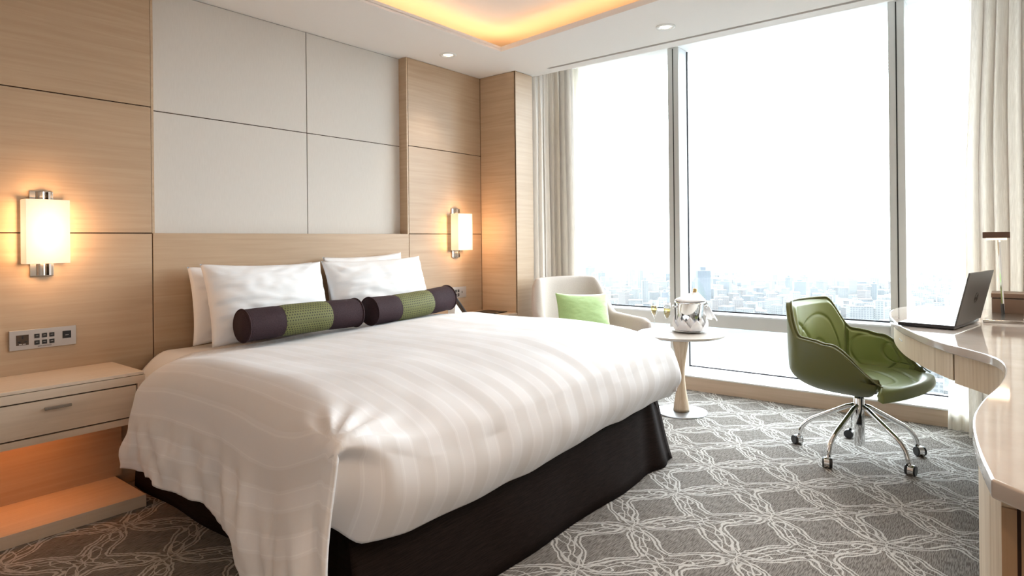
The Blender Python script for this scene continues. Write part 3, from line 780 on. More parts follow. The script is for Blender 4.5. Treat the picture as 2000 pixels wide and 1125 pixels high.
# left drape: y from 3.20 (column) to 2.80, folds counted by s
def left_c(s, t, z):
    k = s / 9.0
    ytop, ybot = 2.815, 2.765 - .03 * math.sin(t * PI)
    wide = 2.93 - .03 * math.sin(min(1, t * 1.3) * PI * .5)
    y = 3.47 + (wide - 3.47) * k
    A = .042 * (.55 + .45 * sstep(0, .25, t))
    return (4.55 + fold(s, t, 1.0, A) + .012 * nz(s * 2, t * 3), y + .010 * math.sin(2 * PI * s * 1.0 + 1.2), z)
curtain('curtain', 'taupe pleated curtain hanging at the left end of the window', left_c, 0, 9, .03, 2.72, m_curt)
def left_s(s, t, z):
    k = s / 8.0; return (4.72 + fold(s, t, 3.0, .022), 3.20 + (2.985 - 3.20) * k, z)
curtain('sheer_curtain', 'thin ivory sheer gathered behind the left taupe curtain', left_s, 0, 8, .02, 2.72, m_sheer, n=260)
def right_c(s, t, z):
    k = s / 13.0
    y = .155 + (-.57 - .155) * k + .0
    A = .048 * (.6 + .4 * sstep(0, .3, t))
    tw = .02 * math.sin(t * 4 + s * .6) * sstep(.05, .5, t)
    return (4.44 + .13 * t + fold(s, t, 2.2, A) + .014 * nz(s * 1.2, t * 4, 3), y + .055 * t * (1 - k) + tw * (1 - .4 * k) + .012 * math.sin(2 * PI * s + 1), z)
curtain('curtain', 'taupe pleated curtain hanging at the right end behind the desk', right_c, 0, 13, .006, 2.72, m_curt, n=560)
def right_s(s, t, z):
    k = s / 7.0; flare = sstep(.42, .72, t)
    y0 = .185 + .125 * flare
    return (4.66 + .06 * t + fold(s, t, 4.0, .016) + .02 * nz(s * 1.5, t * 5, 8), y0 + (-.12 - y0) * k + .012 * math.sin(t * 7), z)
curtain('sheer_curtain', 'pale sheer curtain beside the glass behind the laptop', right_s, 0, 7, .006, 2.72, m_sheer, n=260)

# ================================================================== ARMCHAIR + CUSHION
def armchair(loc, rot):
    root = thing('armchair', 'oatmeal upholstered tub armchair between the bed and the window', 'armchair', loc, rot)
    # local: faces -y; back at +y
    Wd, Dp = .315, .34
    N = 90; rows = []
    for i in range(N + 1):
        s = -1 + 2 * i / N                         # -1 left arm front .. 1 right arm front
        a = abs(s)
        if a < .56:
            th = s / .56 * (PI / 2); px = Wd * (abs(math.sin(th)) ** .8) * (1 if s > 0 else -1); py = .06 + (Dp - .06) * (abs(math.cos(th)) ** .8)
        else:
            q = (a - .56) / .44; px = Wd * (1 + .03 * q) * (1 if s > 0 else -1); py = .06 - q * .38
        hgt = .615 + .275 * (1 - sstep(.27, .52, a)) - .03 * sstep(.9, 1, a) + .015 * math.cos(s * 3)
        rows.append((px, py, hgt, a))
    G2 = []
    for i, (px, py, hh, a) in enumerate(rows):
        x0, y0 = rows[max(i - 1, 0)][:2]; x1, y1 = rows[min(i + 1, N)][:2]
        tx, ty = x1 - x0, y1 - y0; L = math.hypot(tx, ty) or 1; nx_, ny_ = ty / L, -tx / L      # pointing outwards or inwards
        if nx_ * px + ny_ * (py - 0.05) < 0: nx_, ny_ = -nx_, -ny_
        endk = sstep(.90, 1.0, a); th_ = .050 * math.sqrt(max(.02, 1 - endk ** 3 * .98))
        zb = .20 + .06 * endk; row = []
        lean = .07 * sstep(.60, .9, hh) 
        prof = []
        M_ = 26
        for k in range(M_):
            an = 2 * PI * k / M_; c, s_ = math.cos(an), math.sin(an)
            ww = (abs(c) ** .75) * (1 if c > 0 else -1) * th_
            zz = (zb + hh) / 2 + (abs(s_) ** .38) * (1 if s_ > 0 else -1) * (hh - zb) / 2
            f_ = (zz - .2) / .7
            ox = nx_ * (ww + .05 * f_); oy = ny_ * (ww + .05 * f_)
            row.append((px + ox, py + oy, zz))
        G2.append(row)
    m = MB().grid(G2, closed_u=True); n = len(G2[0]); m.f.append(tuple(range(n))); m.f.append(tuple(range(N * n, (N + 1) * n)))
    obj('shell_back_and_arms', m, m_armch, root, smooth=True, sub=1)
    obj('seat_cushion', BOX(-.285, -.36, .28, .285, .31, .44), m_armch, root, bevel=.045, seg=5)
    obj('seat_frame', BOX(-.29, -.34, .20, .29, .30, .28), m_armch, root, bevel=.02)
    for sx in (-1, 1):
        for sy in (-1, 1):
            obj('leg', MB().lathe([(.012, 0), (.02, .205)], (sx * .23, sy * .26, 0), 14), m_wood_tab, root, smooth=True)
    return root
AR = math.radians(-24)
armchair((4.17, 2.57, 0), AR)
cu_ = mkpillow('cushion', 'sage green cushion propped inside the oatmeal armchair', 'cushion', m_cush, (.45, .30, .12), (4.015, 2.515, .655), -16, -26, 3, 21, crease=.22)

# ================================================================== ROUND TABLE + THINGS ON IT
TX, TY, TH = 4.13, 1.80, .552
rt = thing('side_table', 'round pale marble topped side table with a turned wooden stem', 'table', (TX, TY, 0))
m_marb = plain('pink_marble', (0.50, 0.44, 0.39), 0.28, spec=.3)
obj('table_top', MB().lathe([(.02, TH - .046), (.10, TH - .045), (.20, TH - .029), (.284, TH - .019), (.293, TH - .013), (.294, TH - .003), (.290, TH), (.02, TH)], n=72), m_marb, rt, smooth=False, bevel=.001)
prof = [(.056 - .030 * math.sin(PI * min(1, max(0, (k / 24))) ) ** 1.3, .012 + (TH - .057) * k / 24) for k in range(25)]
obj('stem', MB().lathe(prof, n=36), m_wood_tab, rt, smooth=True)
obj('base_disc', MB().lathe([(.172, 0), (.175, .004), (.172, .010), (.02, .012)], n=64), m_steel, rt, smooth=False, bevel=.001)

def flute(x, y, label):
    r = thing('champagne_flute', label, 'glass', (x, y, TH), 0, 'champagne flutes on the side table')
    obj('glass', MB().lathe([(.030, .0), (.030, .002), (.006, .005), (.0035, .012), (.0035, .080), (.010, .098), (.021, .120), (.024, .150), (.0215, .205),
                             (.0205, .205), (.023, .150), (.020, .121), (.009, .101), (.001, .095)], n=32), m_crystal, r, smooth=True)
    obj('champagne', MB().lathe([(.002, .0975), (.009, .1025), (.0195, .122), (.0225, .150), (.0223, .168), (.001, .168)], n=28), m_wine, r, smooth=True)
flute(4.20, 2.03, 'champagne flute at the far left edge of the side table')
flute(4.10, 1.885, 'champagne flute right next to the ice bucket')

IX, IY = 4.215, 1.765
pl = thing('plate', 'small white plate under the silver ice bucket', 'plate', (IX, IY, TH))
obj('dish', MB().lathe([(.055, 0), (.06, .003), (.10, .008), (.138, .014), (.139, .017), (.10, .011), (.05, .007)], n=56), m_cupbody, pl, smooth=True)
nk = thing('napkin', 'white napkin folded into pointed petals around the ice bucket', 'napkin', (IX, IY, TH + .016))
pm = MB(); NP = 8
for ring, (rb, rt2, hh, ph) in enumerate(((.104, .126, .080, 0.0), (.108, .120, .098, PI / NP))):
    for k in range(NP):
        th = 2 * PI * k / NP + ph; G3 = []
        for j in range(7):
            t = j / 6; wd = (.052 * (1 - t ** 1.6)) + .0005; row = []
            for i in range(5):
                u = -1 + i / 2; rr_ = rb + (rt2 - rb) * math.sin(t * PI * .62) - .006 * (u * u) - .010 * ring
                row.append((math.cos(th) * rr_ - math.sin(th) * u * wd, math.sin(th) * rr_ + math.cos(th) * u * wd, hh * t * (1 if True else 1)))
            G3.append(row)
        pm.grid(G3)
obj('folded_cloth', pm, m_napkin, nk, smooth=False, solid=.002)
ib = thing('ice_bucket', 'polished silver ice bucket standing on the round side table', 'ice bucket', (IX, IY, TH + .009))
obj('bucket_body', MB().lathe([(.060, 0), (.072, .006), (.084, .04), (.090, .10), (.094, .185), (.1035, .192), (.106, .197), (.1035, .203), (.099, .205), (.092, .198), (.086, .10), (.07, .01)], n=64), m_chrome, ib, smooth=True)
cdx, cdy = RR.x, RR.y; cdl = math.hypot(cdx, cdy); cdx /= cdl; cdy /= cdl
for s in (-1, 1):
    c0 = Vector((cdx * s, cdy * s, 0))
    kb = MB().tube([c0 * .092 + Vector((0, 0, .165)), c0 * .108 + Vector((0, 0, .165))], .006, 10)
    kb.tube([c0 * .108 + Vector((0, 0, .165)), c0 * .111 + Vector((0, 0, .165)), c0 * .118 + Vector((0, 0, .165)), c0 * .124 + Vector((0, 0, .165))], [.006, .013, .014, .008], 14)
    obj('knob_handle', kb, m_chrome, ib, smooth=True)
bt = thing('champagne_bottle', 'champagne bottle with gold foil neck rising from the ice bucket', 'bottle', (IX, IY, TH + .03))
btm = MB().lathe([(.005, 0), (.042, .002), (.043, .12), (.040, .15), (.018, .205), (.0145, .225)], n=28); tilt = Matrix.Rotation(math.radians(8), 4, Vector((-cdy, cdx, 0)))
m_green_glass = plain('bottle_glass', (0.02, 0.05, 0.02), 0.1)
btm.v = [tuple(tilt @ Vector(v)) for v in btm.v]; obj('bottle_body', btm, m_green_glass, bt, smooth=True)
fm = MB().lathe([(.0150, .22), (.0165, .235), (.0165, .252), (.0145, .256), (.0155, .262), (.0150, .272), (.008, .276)], n=24); fm.v = [tuple(tilt @ Vector(v)) for v in fm.v]
obj('foil_cap', fm, m_gold, bt, smooth=True)
# cloth laid over the bucket, hanging down on the right
tw = thing('serving_cloth', 'white cloth laid over the ice bucket, one end hanging down right', 'cloth', (IX, IY, TH + .219))
G4 = []
for j in range(11):
    rr_ = .021 + (.111 - .021) * j / 10; row = []
    for k in range(48):
        th = 2 * PI * k / 48; zz = .050 * (1 - (j / 10)) ** 1.15 + .006 + .0035 * math.sin(3 * th + 1) * j / 10 - (.008 if j == 10 else 0)
        wob = 1 + .04 * math.sin(2 * th + .5) * j / 10
        ox, oy = cdx * .036 * (1 - j / 10), cdy * .036 * (1 - j / 10)
        row.append((rr_ * wob * math.cos(th) + ox, rr_ * wob * math.sin(th) + oy, zz))
    G4.append(row)
obj('cloth_top', MB().grid(G4, closed_u=True), m_napkin, tw, smooth=True, solid=.002)
G5 = []
th0 = math.atan2(cdy, cdx)
for j in range(18):
    t = j / 17; row = []
    for k in range(15):
        u = -1 + 2 * k / 14; th = th0 + u * (.30 - .02 * t) + .47
        rr_ = .112 + .095 * t + .010 * math.sin(u * 7) * t
        row.append((rr_ * math.cos(th), rr_ * math.sin(th), .008 - t * (.152 + .01 * math.sin(u * 5))))
    G5.append(row)
obj('hanging_end', MB().grid(G5), m_napkin, tw, smooth=True, solid=.002)

# ================================================================== DESK
DZ = .78
edge = [(4.483, .470), (4.40, .515), (4.25, .540), (4.042, .535), (3.834, .505), (3.62, .458), (3.444, .409), (3.30, .355), (3.17, .302), (2.968, .199), (2.847, .114), (2.75, .055),
        (2.633, .026), (2.47, .018), (2.291, .027), (2.15, .043), (2.0, .062), (1.85, .073), (1.72, .071), (1.60, .062), (1.494, .050), (1.363, .031)]
def catmull(pts, k=5):
    out = []
    for i in range(len(pts) - 1):
        p0, p1, p2, p3 = pts[max(i - 1, 0)], pts[i], pts[i + 1], pts[min(i + 2, len(pts) - 1)]
        for j in range(k):
            t = j / k
            out.append(tuple(.5 * ((2 * p1[d]) + (-p0[d] + p2[d]) * t + (2 * p0[d] - 5 * p1[d] + 4 * p2[d] - p3[d]) * t * t + (-p0[d] + 3 * p1[d] - 3 * p2[d] + p3[d]) * t ** 3) for d in (0, 1)))
    out.append(pts[-1]); return out
curve = catmull(edge)
back = [(1.30, -.035), (1.30, RY + .01), (4.30, RY + .01), (4.33, -.10), (4.47, .05), (4.53, .20), (4.545, .34), (4.525, .42)]
desk = thing('desk', 'curved writing desk with glossy pale stone top along the right wall', 'desk', (3.0, -.2, 0))
def stone_top():
    m, nt, p = new_mat('polished_stone'); h = NT(nt)
    tc = h.node('ShaderNodeTexCoord'); n1 = h.node('ShaderNodeTexNoise'); n1.inputs['Scale'].default_value = 6; n1.inputs['Detail'].default_value = 5
    nt.links.new(tc.outputs['Object'], n1.inputs['Vector'])
    nt.links.new(h.ramp(n1.outputs['Fac'], [(.35, (.50, .44, .39)), (.65, (.58, .52, .47))]), p.inputs['Base Color'])
    p.inputs['Roughness'].default_value = .06; p.inputs['Coat Weight'].default_value = .15; p.inputs['Coat Roughness'].default_value = .03
    return m
m_top = stone_top()
child('desk_top', MB().prism(curve + back, DZ - .034, DZ), m_top, desk, bevel=.005, seg=3)
def inset(c, d):
    out = []
    for i, p in enumerate(c):
        a = c[max(i - 1, 0)]; b = c[min(i + 1, len(c) - 1)]; tx, ty = b[0] - a[0], b[1] - a[1]; L = math.hypot(tx, ty)
        nx_, ny_ = -ty / L, tx / L
        if ny_ > 0 or (abs(ny_) < .2 and nx_ > 0 and p[0] > 4.3): nx_, ny_ = -nx_, -ny_
        out.append((p[0] + nx_ * d, p[1] + ny_ * d))
    return out
def clip(c, a, b):
    out = []
    for p, q in zip(c, c[1:]):
        for t in [k / 6 for k in range(6)]:
            x = p[0] + (q[0] - p[0]) * t
            if a <= x <= b: out.append((x, p[1] + (q[1] - p[1]) * t))
    return out
def wall_strip(pts, z0, z1, th):
    q = inset(pts, th); m = MB(); n = len(pts)
    vs = [(x, y, z0) for x, y in pts] + [(x, y, z1) for x, y in pts] + [(x, y, z0) for x, y in q] + [(x, y, z1) for x, y in q]
    fs = []
    for i in range(n - 1):
        fs += [(i, i + 1, n + i + 1, n + i), (2 * n + i, 3 * n + i, 3 * n + i + 1, 2 * n + i + 1), (i, 2 * n + i, 2 * n + i + 1, i + 1), (n + i, n + i + 1, 3 * n + i + 1, 3 * n + i)]
    fs += [(0, n, 3 * n, 2 * n), (n - 1, 3 * n - 1, 4 * n - 1, 2 * n - 1)]
    return m.add(vs, fs)
ap = inset(curve, .022)
main = clip(ap, 2.40, 2.975)
drw = clip(ap, 2.982, 4.45)
d = child('drawer', wall_strip(drw, .637, DZ - .040, .02), m_wood_desk, desk)
child('drawer_seam', wall_strip(clip(inset(curve, .026), 2.92, 3.08), .638, DZ - .036, .01), m_joint, desk)
child('apron', wall_strip(main, .630, DZ - .034, .02), m_wood_desk, desk)
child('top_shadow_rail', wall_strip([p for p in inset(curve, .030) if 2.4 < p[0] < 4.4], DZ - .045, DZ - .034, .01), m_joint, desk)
# handle on the curved drawer: a thin wedge of metal
hx, hy = 3.60, .408
hd = MB().add([(hx - .06, hy - .012, .695), (hx + .06, hy + .012, .695), (hx + .04, hy + .034, .692), (hx - .05, hy + .012, .692),
               (hx - .06, hy - .012, .700), (hx + .06, hy + .012, .700), (hx + .04, hy + .034, .696), (hx - .05, hy + .012, .696)],
              [(0, 1, 2, 3), (4, 5, 6, 7), (0, 1, 5, 4), (1, 2, 6, 5), (2, 3, 7, 6), (3, 0, 4, 7)])
rl = Vector(desk.location); hd.v = [tuple(Vector(v) - rl) for v in hd.v]; obj('handle', hd, m_reveal, d)
child('support_panel', MB().box(3.50, -.55, 0, 3.53, -.22, .746), m_wood_desk, desk)
# pedestal cabinet under the near end
pc = [p for p in inset(curve, .010) if 1.44 < p[0] < 2.42]
pcab = child('pedestal', MB().prism([(2.42, RY + .02)] + [(2.42, pc[0][1])] + pc + [(1.405, .018), (1.405, -.004), (1.43, -.006), (1.43, RY + .02)], 0, DZ - .034), m_wood_desk, desk)
m_wood_end = wood('end_veneer_warm_lit', [(0.30, 0.18, 0.10), (0.37, 0.23, 0.13), (0.42, 0.27, 0.16)], 'z', .4)  # darker, browner desk wood: warm light on this end put into the colour
child('end_post', BOX(1.398, -.0035, 0, 1.4055, .0178, .722), m_wood_end, desk)
child('end_gap', BOX(1.402, -.014, 0, 1.431, -.0035, .74), m_joint, desk)
child('end_door', BOX(1.390, -.50, .01, 1.42, -.009, .728), m_wood_end, desk, bevel=.001)

# laptop
LZ = DZ
h0 = Vector((3.41, .203)); h1 = Vector((3.82, .127)); hx_ = (h1 - h0).normalized(); hy_ = Vector((-hx_.y, hx_.x)); LWd = (h1 - h0).length
lt = thing('laptop', 'open dark grey laptop on the rounded end of the desk', 'laptop', (h0.x, h0.y, LZ), math.atan2(hx_.y, hx_.x))
obj('base', BOX(0, 0, .003, LWd, .225, .019), m_laptop_b, lt, bevel=.004)
obj('keyboard_deck', BOX(.004, .004, .019, LWd - .004, .221, .0200), m_keydeck, lt)
for r_ in range(5):
    for c_ in range(13):
        obj('key', BOX(.035 + c_ * .0262, .035 + r_ * .020, .020, .035 + c_ * .0262 + .0215, .035 + r_ * .020 + .015, .0215), m_laptop_b, lt)
obj('touchpad', BOX(LWd * .36, .148, .0200, LWd * .6, .212, .0206), m_steel, lt)
for k in range(3): obj('port', BOX(-.0015, .150 + k * .022, .009, .0005, .164 + k * .022, .014), m_black, lt)
lid = MB(); la = math.radians(13)
def lp_(u, w, d_): return (u, -math.sin(la) * w + d_ * math.cos(la) * -1, .020 + math.cos(la) * w - d_ * math.sin(la))
vs = []
for d_ in (0, .007):
    for (u, w) in ((0, 0), (LWd, 0), (LWd, .245), (0, .245)): vs.append(lp_(u, w, d_))
lid.add(vs, [(0, 1, 2, 3), (7, 6, 5, 4), (0, 4, 5, 1), (1, 5, 6, 2), (2, 6, 7, 3), (3, 7, 4, 0)])
lo = obj('lid', lid, m_laptop, lt, bevel=.003)
scr = MB(); scr.add([lp_(.012, .018, -.0004), lp_(LWd - .012, .018, -.0004), lp_(LWd - .012, .235, -.0004), lp_(.012, .235, -.0004)], [(0, 1, 2, 3)])
obj('screen', scr, m_black, lt)
lg = MB(); cxl, cwl = LWd * .52, .118
ang = [2 * PI * k / 36 for k in range(36)]
lg.grid([[lp_(cxl + r2 * math.cos(q), cwl + r2 * math.sin(q), dd) for q in ang] for r2, dd in ((.026, .0072), (.026, .0085), (.0225, .0085), (.0225, .0072))], closed_u=True)
obj('logo_ring', lg, m_black, lo)
tx = text_mesh('logo_letters', 'hp', .034, m_black, lo, (0, 0, 0), (0, 0, 0), shear=.3)
ex = Vector((-1, 0, 0)); ey = Vector((0, -math.sin(la), math.cos(la))); ez = ex.cross(ey)
cpt = Vector(lp_(cxl, cwl, .0078))
tx.matrix_local = Matrix(((ex.x, ey.x, ez.x, cpt.x), (ex.y, ey.y, ez.y, cpt.y), (ex.z, ey.z, ez.z, cpt.z), (0, 0, 0, 1)))

# desk lamp
dl = thing('desk_lamp', 'slim desk lamp with a lit bar head on the desk', 'lamp', (4.02, .04, DZ))
lb = MB().prism([(3.80 - 4.02, .112 - .04), (3.83 - 4.02, -.040 - .04), (4.20 - 4.02, -.045 - .04), (4.20 - 4.02, .085 - .04)], 0, .014)
obj('base', lb, m_nickel, dl, bevel=.002)
obj('stem', MB().tube([(.08, -.005, .012), (.08, .012, .40)], .006, 4), m_bronze_pole if False else m_chrome, dl)
obj('stem_core', MB().tube([(.079, -.0035, .014), (.0785, .0, .07)], .0075, 4), m_black, dl)
obj('lamp_head', BOX(.052, -.035, .408, .110, .078, .440), m_bronze, dl, bevel=.002)
obj('light_bar', BOX(.060, -.022, .398, .104, .064, .409), m_lamp_led, dl)
area('desk_lamp_glow', (4.10, .06, DZ + .392), (0, 0, 0), .04, .09, 1.2, (1, .75, .5))
# leather box
bxr = thing('storage_box', 'brown leather box with lid standing behind the desk lamp', 'box', (4.28, -.10, DZ))
obj('body', BOX(-.08, -.20, 0, .09, .185, .088), m_brownbox, bxr, bevel=.002)
obj('lid', BOX(-.083, -.203, .091, .093, .188, .116), m_brownbox, bxr, bevel=.003)
bc = thing('bronze_holder', 'dark bronze holder at the right frame edge beside the lamp base', 'holder', (3.70, -.072, DZ))
obj('cup', MB().lathe([(.028, 0), (.03, .003), (.03, .035), (.026, .035), (.025, .004)], n=28), m_bronze, bc, smooth=True)
obj('rim', MB().lathe([(.031, .033), (.031, .038), (.026, .038)], n=28, caps=False), m_gold, bc, smooth=True)

# ================================================================== DESK CHAIR
chc = (3.89, .664)
fdir = math.atan2(-.96, -.26)
dc = thing('office_chair', 'sage green leather swivel chair on five chrome castor legs', 'chair', (chc[0], chc[1], 0), fdir + PI / 2)
# local frame: front = -y, x to the chair's side
ox_, oy_ = .01, .065
def shell_pt(s, t, inner):
    """s -1..1 round the tub (0 = back middle), t 0..1 from under-seat centre up to the rim"""
    a = abs(s); sg = 1 if s >= 0 else -1
    # plan of the rim
    if a < .5:
        th = a / .5 * PI / 2; rx = .295 * math.sin(th) ** .85; ry = .235 * max(0, math.cos(th)) ** .75
        px, py = rx, .02 + ry
    else:
        q = (a - .5) / .5; px = .295 + .012 * math.sin(q * PI) - .03 * q; py = .02 - .31 * q
    rim = .632 + .185 * (1 - sstep(.20, .42, a)) + .02 * (1 - sstep(.42, .6, a)) - .182 * sstep(.62, 1.04, a)
    # bowl profile from bottom centre
    bw = t ** .55 if False else t
    zb = .365
    bq = min(1, bw / .5) * PI / 2
    r = math.sin(bq) ** .9
    zz = zb + .12 * (1 - math.cos(bq)) + (rim - zb - .12) * max(0, (bw - .5) / .5)
    bulge = 1 + .035 * math.sin(bw * PI) * 1
    px2 = px * r * (.88 + .12 * bw) * bulge; py2 = -.02 + (py + .02) * r * (.90 + .10 * bw)
    return Vector((sg * px2 + ox_, py2 + oy_, zz))
def outer_shell():
    rows = []; NS, NTT = 96, 26
    for j in range(NTT + 1):
        t = j / NTT
        rows.append([shell_pt(-1 + 2 * i / NS, max(t, .02), False) for i in range(NS + 1)])
    return MB().grid(rows)
obj('outer_shell', outer_shell(), m_leather_out, dc, smooth=True, solid=.028, offset=1.0, bevel=0)
def seat_pad():
    rows = []; n = 90
    for j in range(n + 1):
        v = j / n; row = []
        y_ = .20 - v * .55; hw = min(.248, .262 * math.sqrt(max(.15, 1 - (max(0, y_ - .0) / .245) ** 2)) + .0) + .070 * sstep(.80, .90, v)
        for i in range(n + 1):
            u = -1 + 2 * i / n
            bow = .045 * (1 - u * u)                      # front edge bows outwards
            Lf = .50 + bow
            sdist = v * (Lf + .10)
            if sdist < Lf - .03: y = .20 - sdist; z = .432 + .020 * v
            else:
                q = (sdist - (Lf - .03)) / .13 * 1.9; y = .20 - (Lf - .03) - .052 * math.sin(q); z = .432 + .020 * v - .052 * (1 - math.cos(q))
            z += -.020 * (1 - u * u) * sstep(.0, .35, v) * (1 - sstep(.72, .9, v)) + .018 * abs(u) ** 4 * (1 - sstep(.7, 1, v))
            for rr_ in (.14, .235, .33):
                d_ = abs(math.hypot(u * .30, (v * .6) - .17) - rr_); z -= .006 * math.exp(-(d_ / .006) ** 2) * (1 - sstep(.78, .85, v))
            row.append((u * hw + ox_, y + oy_, z))
        rows.append(row)
    return MB().grid(rows)
obj('seat_pad', seat_pad(), m_leather, dc, smooth=True, solid=.03, offset=-1)
def liner(s0, s1, t0, t1, off, ns=260, nt_=110, circles=()):
    rows = []
    for j in range(nt_ + 1):
        t = t0 + (t1 - t0) * j / nt_; row = []
        for i in range(ns + 1):
            s = s0 + (s1 - s0) * i / ns; p = shell_pt(s, t, True)
            c = Vector((ox_, -.05 + oy_, p.z)); n = (c - p); n.z = 0; n = n.normalized() if n.length > 1e-4 else Vector((0, -1, 0))
            g = 0.0
            for (cs, ct, r_, k1, k2) in circles:
                d_ = abs(math.hypot((s - cs) * k1, (t - ct) * k2) - r_)
                if t > .35: g += .0075 * math.exp(-(d_ / .0075) ** 2)
            edge_ = min(1, min(abs(s - s0), abs(s1 - s)) / .02 + .0) * min(1, abs(t1 - t) / .03)
            row.append(p + n * (off * max(.1, edge_) - g))
        rows.append(row)
    return MB().grid(rows)
k1, k2 = 1.15, .52
backc = [(-.14, .50, .16, .9, .52), (-.14, .50, .10, .9, .52), (.10, .50, .19, .9, .52), (.10, .50, .08, .9, .52)]
obj('back_lining', liner(-.36, .36, .30, .99, .026, circles=backc), m_leather, dc, smooth=True)
obj('side_lining', liner(.365, .94, .30, .975, .020, circles=[(.78, .74, .085, .62, .40), (.60, .66, .13, .62, .40)]), m_leather, dc, smooth=True)
obj('side_lining', liner(-.94, -.365, .30, .975, .020, circles=[(-.78, .74, .085, .62, .40), (-.60, .66, .13, .62, .40)]), m_leather, dc, smooth=True)
rim = [shell_pt(-1 + 2 * i / 120, 1, False) for i in range(121)]
obj('rim_piping', MB().tube([p + Vector((0, 0, .004)) for p in rim], .0055, 8), m_leather_out, dc, smooth=True)
rim2 = []
for i in range(121):
    p = shell_pt(-1 + 2 * i / 120, .985, False); n = Vector((p.x - ox_, p.y + .05 - oy_, 0)).normalized(); rim2.append(p + n * .026)
obj('outer_piping', MB().tube(rim2, .003, 6), m_leather_out, dc, smooth=True)
obj('gas_lift', MB().lathe([(.014, .30), (.014, .375)], n=20), m_chrome, dc, smooth=True)
obj('swivel_plate', MB().lathe([(.03, .345), (.09, .352), (.09, .362)], n=28), m_black, dc)
obj('column', MB().lathe([(.024, .055), (.027, .058), (.027, .315), (.022, .325), (.019, .325)], n=28), m_chrome, dc, smooth=True)
lv = obj('height_lever', MB().tube([(-.05, -.03, .352), (-.10, -.06, .335), (-.115, -.065, .29), (-.14, -.07, .25)], .004, 8).tube([(-.135, -.068, .262), (-.165, -.075, .215)], [.008, .014], 10), m_black, dc, smooth=True)
for k in range(5):
    an = math.radians(18 + 72 * k) - dc.rotation_euler.z
    c, s_ = math.cos(an), math.sin(an)
    def lpnt(r, z): return (r * c, r * s_, z)
    pts = [lpnt(.02, .275), lpnt(.06, .262)] + [lpnt(.06 + (.235 - .06) * q, .262 - (.262 - .165) * q) for q in (.35, .7, 1)] + [lpnt(.268, .140), lpnt(.292, .112), lpnt(.305, .080), lpnt(.310, .052)]
    leg = obj('leg', MB().tube(pts, .0125, 12), m_chrome, dc, smooth=True)
    sw = an + (1.2, -0.7, .5, 2.0, -1.5)[k]
    tv = Vector((math.cos(sw), math.sin(sw), 0)); av = Vector((-tv.y, tv.x, 0)); cc = Vector(lpnt(.318, .026)) + tv * .008
    hub = MB().tube([cc - av * .017, cc + av * .010], .0275, 22)
    obj('castor_housing', hub, m_chrome, leg, smooth=False, bevel=.002)
    wh_ = MB().tube([cc + av * .010, cc + av * .024], .0255, 22).tube([cc - av * .024, cc - av * .017], .0255, 22)
    obj('castor_wheel', wh_, m_black, leg, bevel=.003)

# ================================================================== OUTSIDE: hazy city far below
GZ = -150.0
def ground_mat():
    m, nt, p = new_mat('city_ground'); h = NT(nt)
    tc = h.node('ShaderNodeTexCoord'); v = h.node('ShaderNodeTexVoronoi'); v.inputs['Scale'].default_value = .022; nt.links.new(tc.outputs['Object'], v.inputs['Vector'])
    n = h.node('ShaderNodeTexNoise'); n.inputs['Scale'].default_value = .0025; n.inputs['Detail'].default_value = 5; nt.links.new(tc.outputs['Object'], n.inputs['Vector'])
    sp = h.node('ShaderNodeSeparateColor'); nt.links.new(v.outputs['Color'], sp.inputs[0])
    c = h.ramp(sp.outputs[0], [(.2, (.008, .012, .016)), (.5, (.018, .022, .026)), (.85, (.04, .04, .04))])
    green = h.smooth(n.outputs['Fac'], .50, .62)
    c = h.mix(green, c, (.007, .013, .012)); nt.links.new(c, p.inputs['Base Color']); p.inputs['Roughness'].default_value = .9
    return m
gm = MB(); gm.add([(60, -6000, GZ), (9000, -6000, GZ), (9000, 9000, GZ), (60, 9000, GZ)], [(0, 1, 2, 3)])
g = struct(obj('floor_city_ground', gm, ground_mat(), loc=(0, 0, GZ)))
def facade(name, wall, win, sx=4.0, sz=3.4):
    m, nt, p = new_mat(name); h = NT(nt)
    tc = h.node('ShaderNodeTexCoord'); s = h.node('ShaderNodeSeparateXYZ'); nt.links.new(tc.outputs['Object'], s.inputs[0])
    fx = h.m('FRACT', h.m('DIVIDE', h.m('ADD', s.outputs[0], s.outputs[1]), sx)); fz = h.m('FRACT', h.m('DIVIDE', s.outputs[2], sz))
    w = h.m('MULTIPLY', h.m('GREATER_THAN', fx, .35), h.m('GREATER_THAN', fz, .42))
    ge = h.node('ShaderNodeNewGeometry'); sn = h.node('ShaderNodeSeparateXYZ'); nt.links.new(ge.outputs['Normal'], sn.inputs[0])
    w = h.m('MULTIPLY', w, h.m('LESS_THAN', h.m('ABSOLUTE', sn.outputs[2]), .5))
    nt.links.new(h.mix(w, wall, win), p.inputs['Base Color']); p.inputs['Roughness'].default_value = .7
    return m
fac = [facade('facade_white', (.060, .060, .060), (.018, .021, .025)), facade('facade_grey', (.032, .037, .042), (.016, .019, .024)),
       facade('facade_blue', (.022, .030, .040), (.015, .020, .028), 6, 3.4), facade('facade_pink', (.056, .046, .044), (.022, .022, .024)), facade('facade_pale', (.075, .075, .075), (.035, .038, .041), 5, 4)]
def unproj(u, v, dist):
    d = F + RR * ((u - 1000) / FPX) - UU * ((v - 562.5 - SY) / FPX)
    d = d / math.hypot(d.x, d.y); return Vector((0, 0, CZ)) + d * dist
m_roofp0 = plain('pale_roof_slab', (.062, .062, .062), .8)
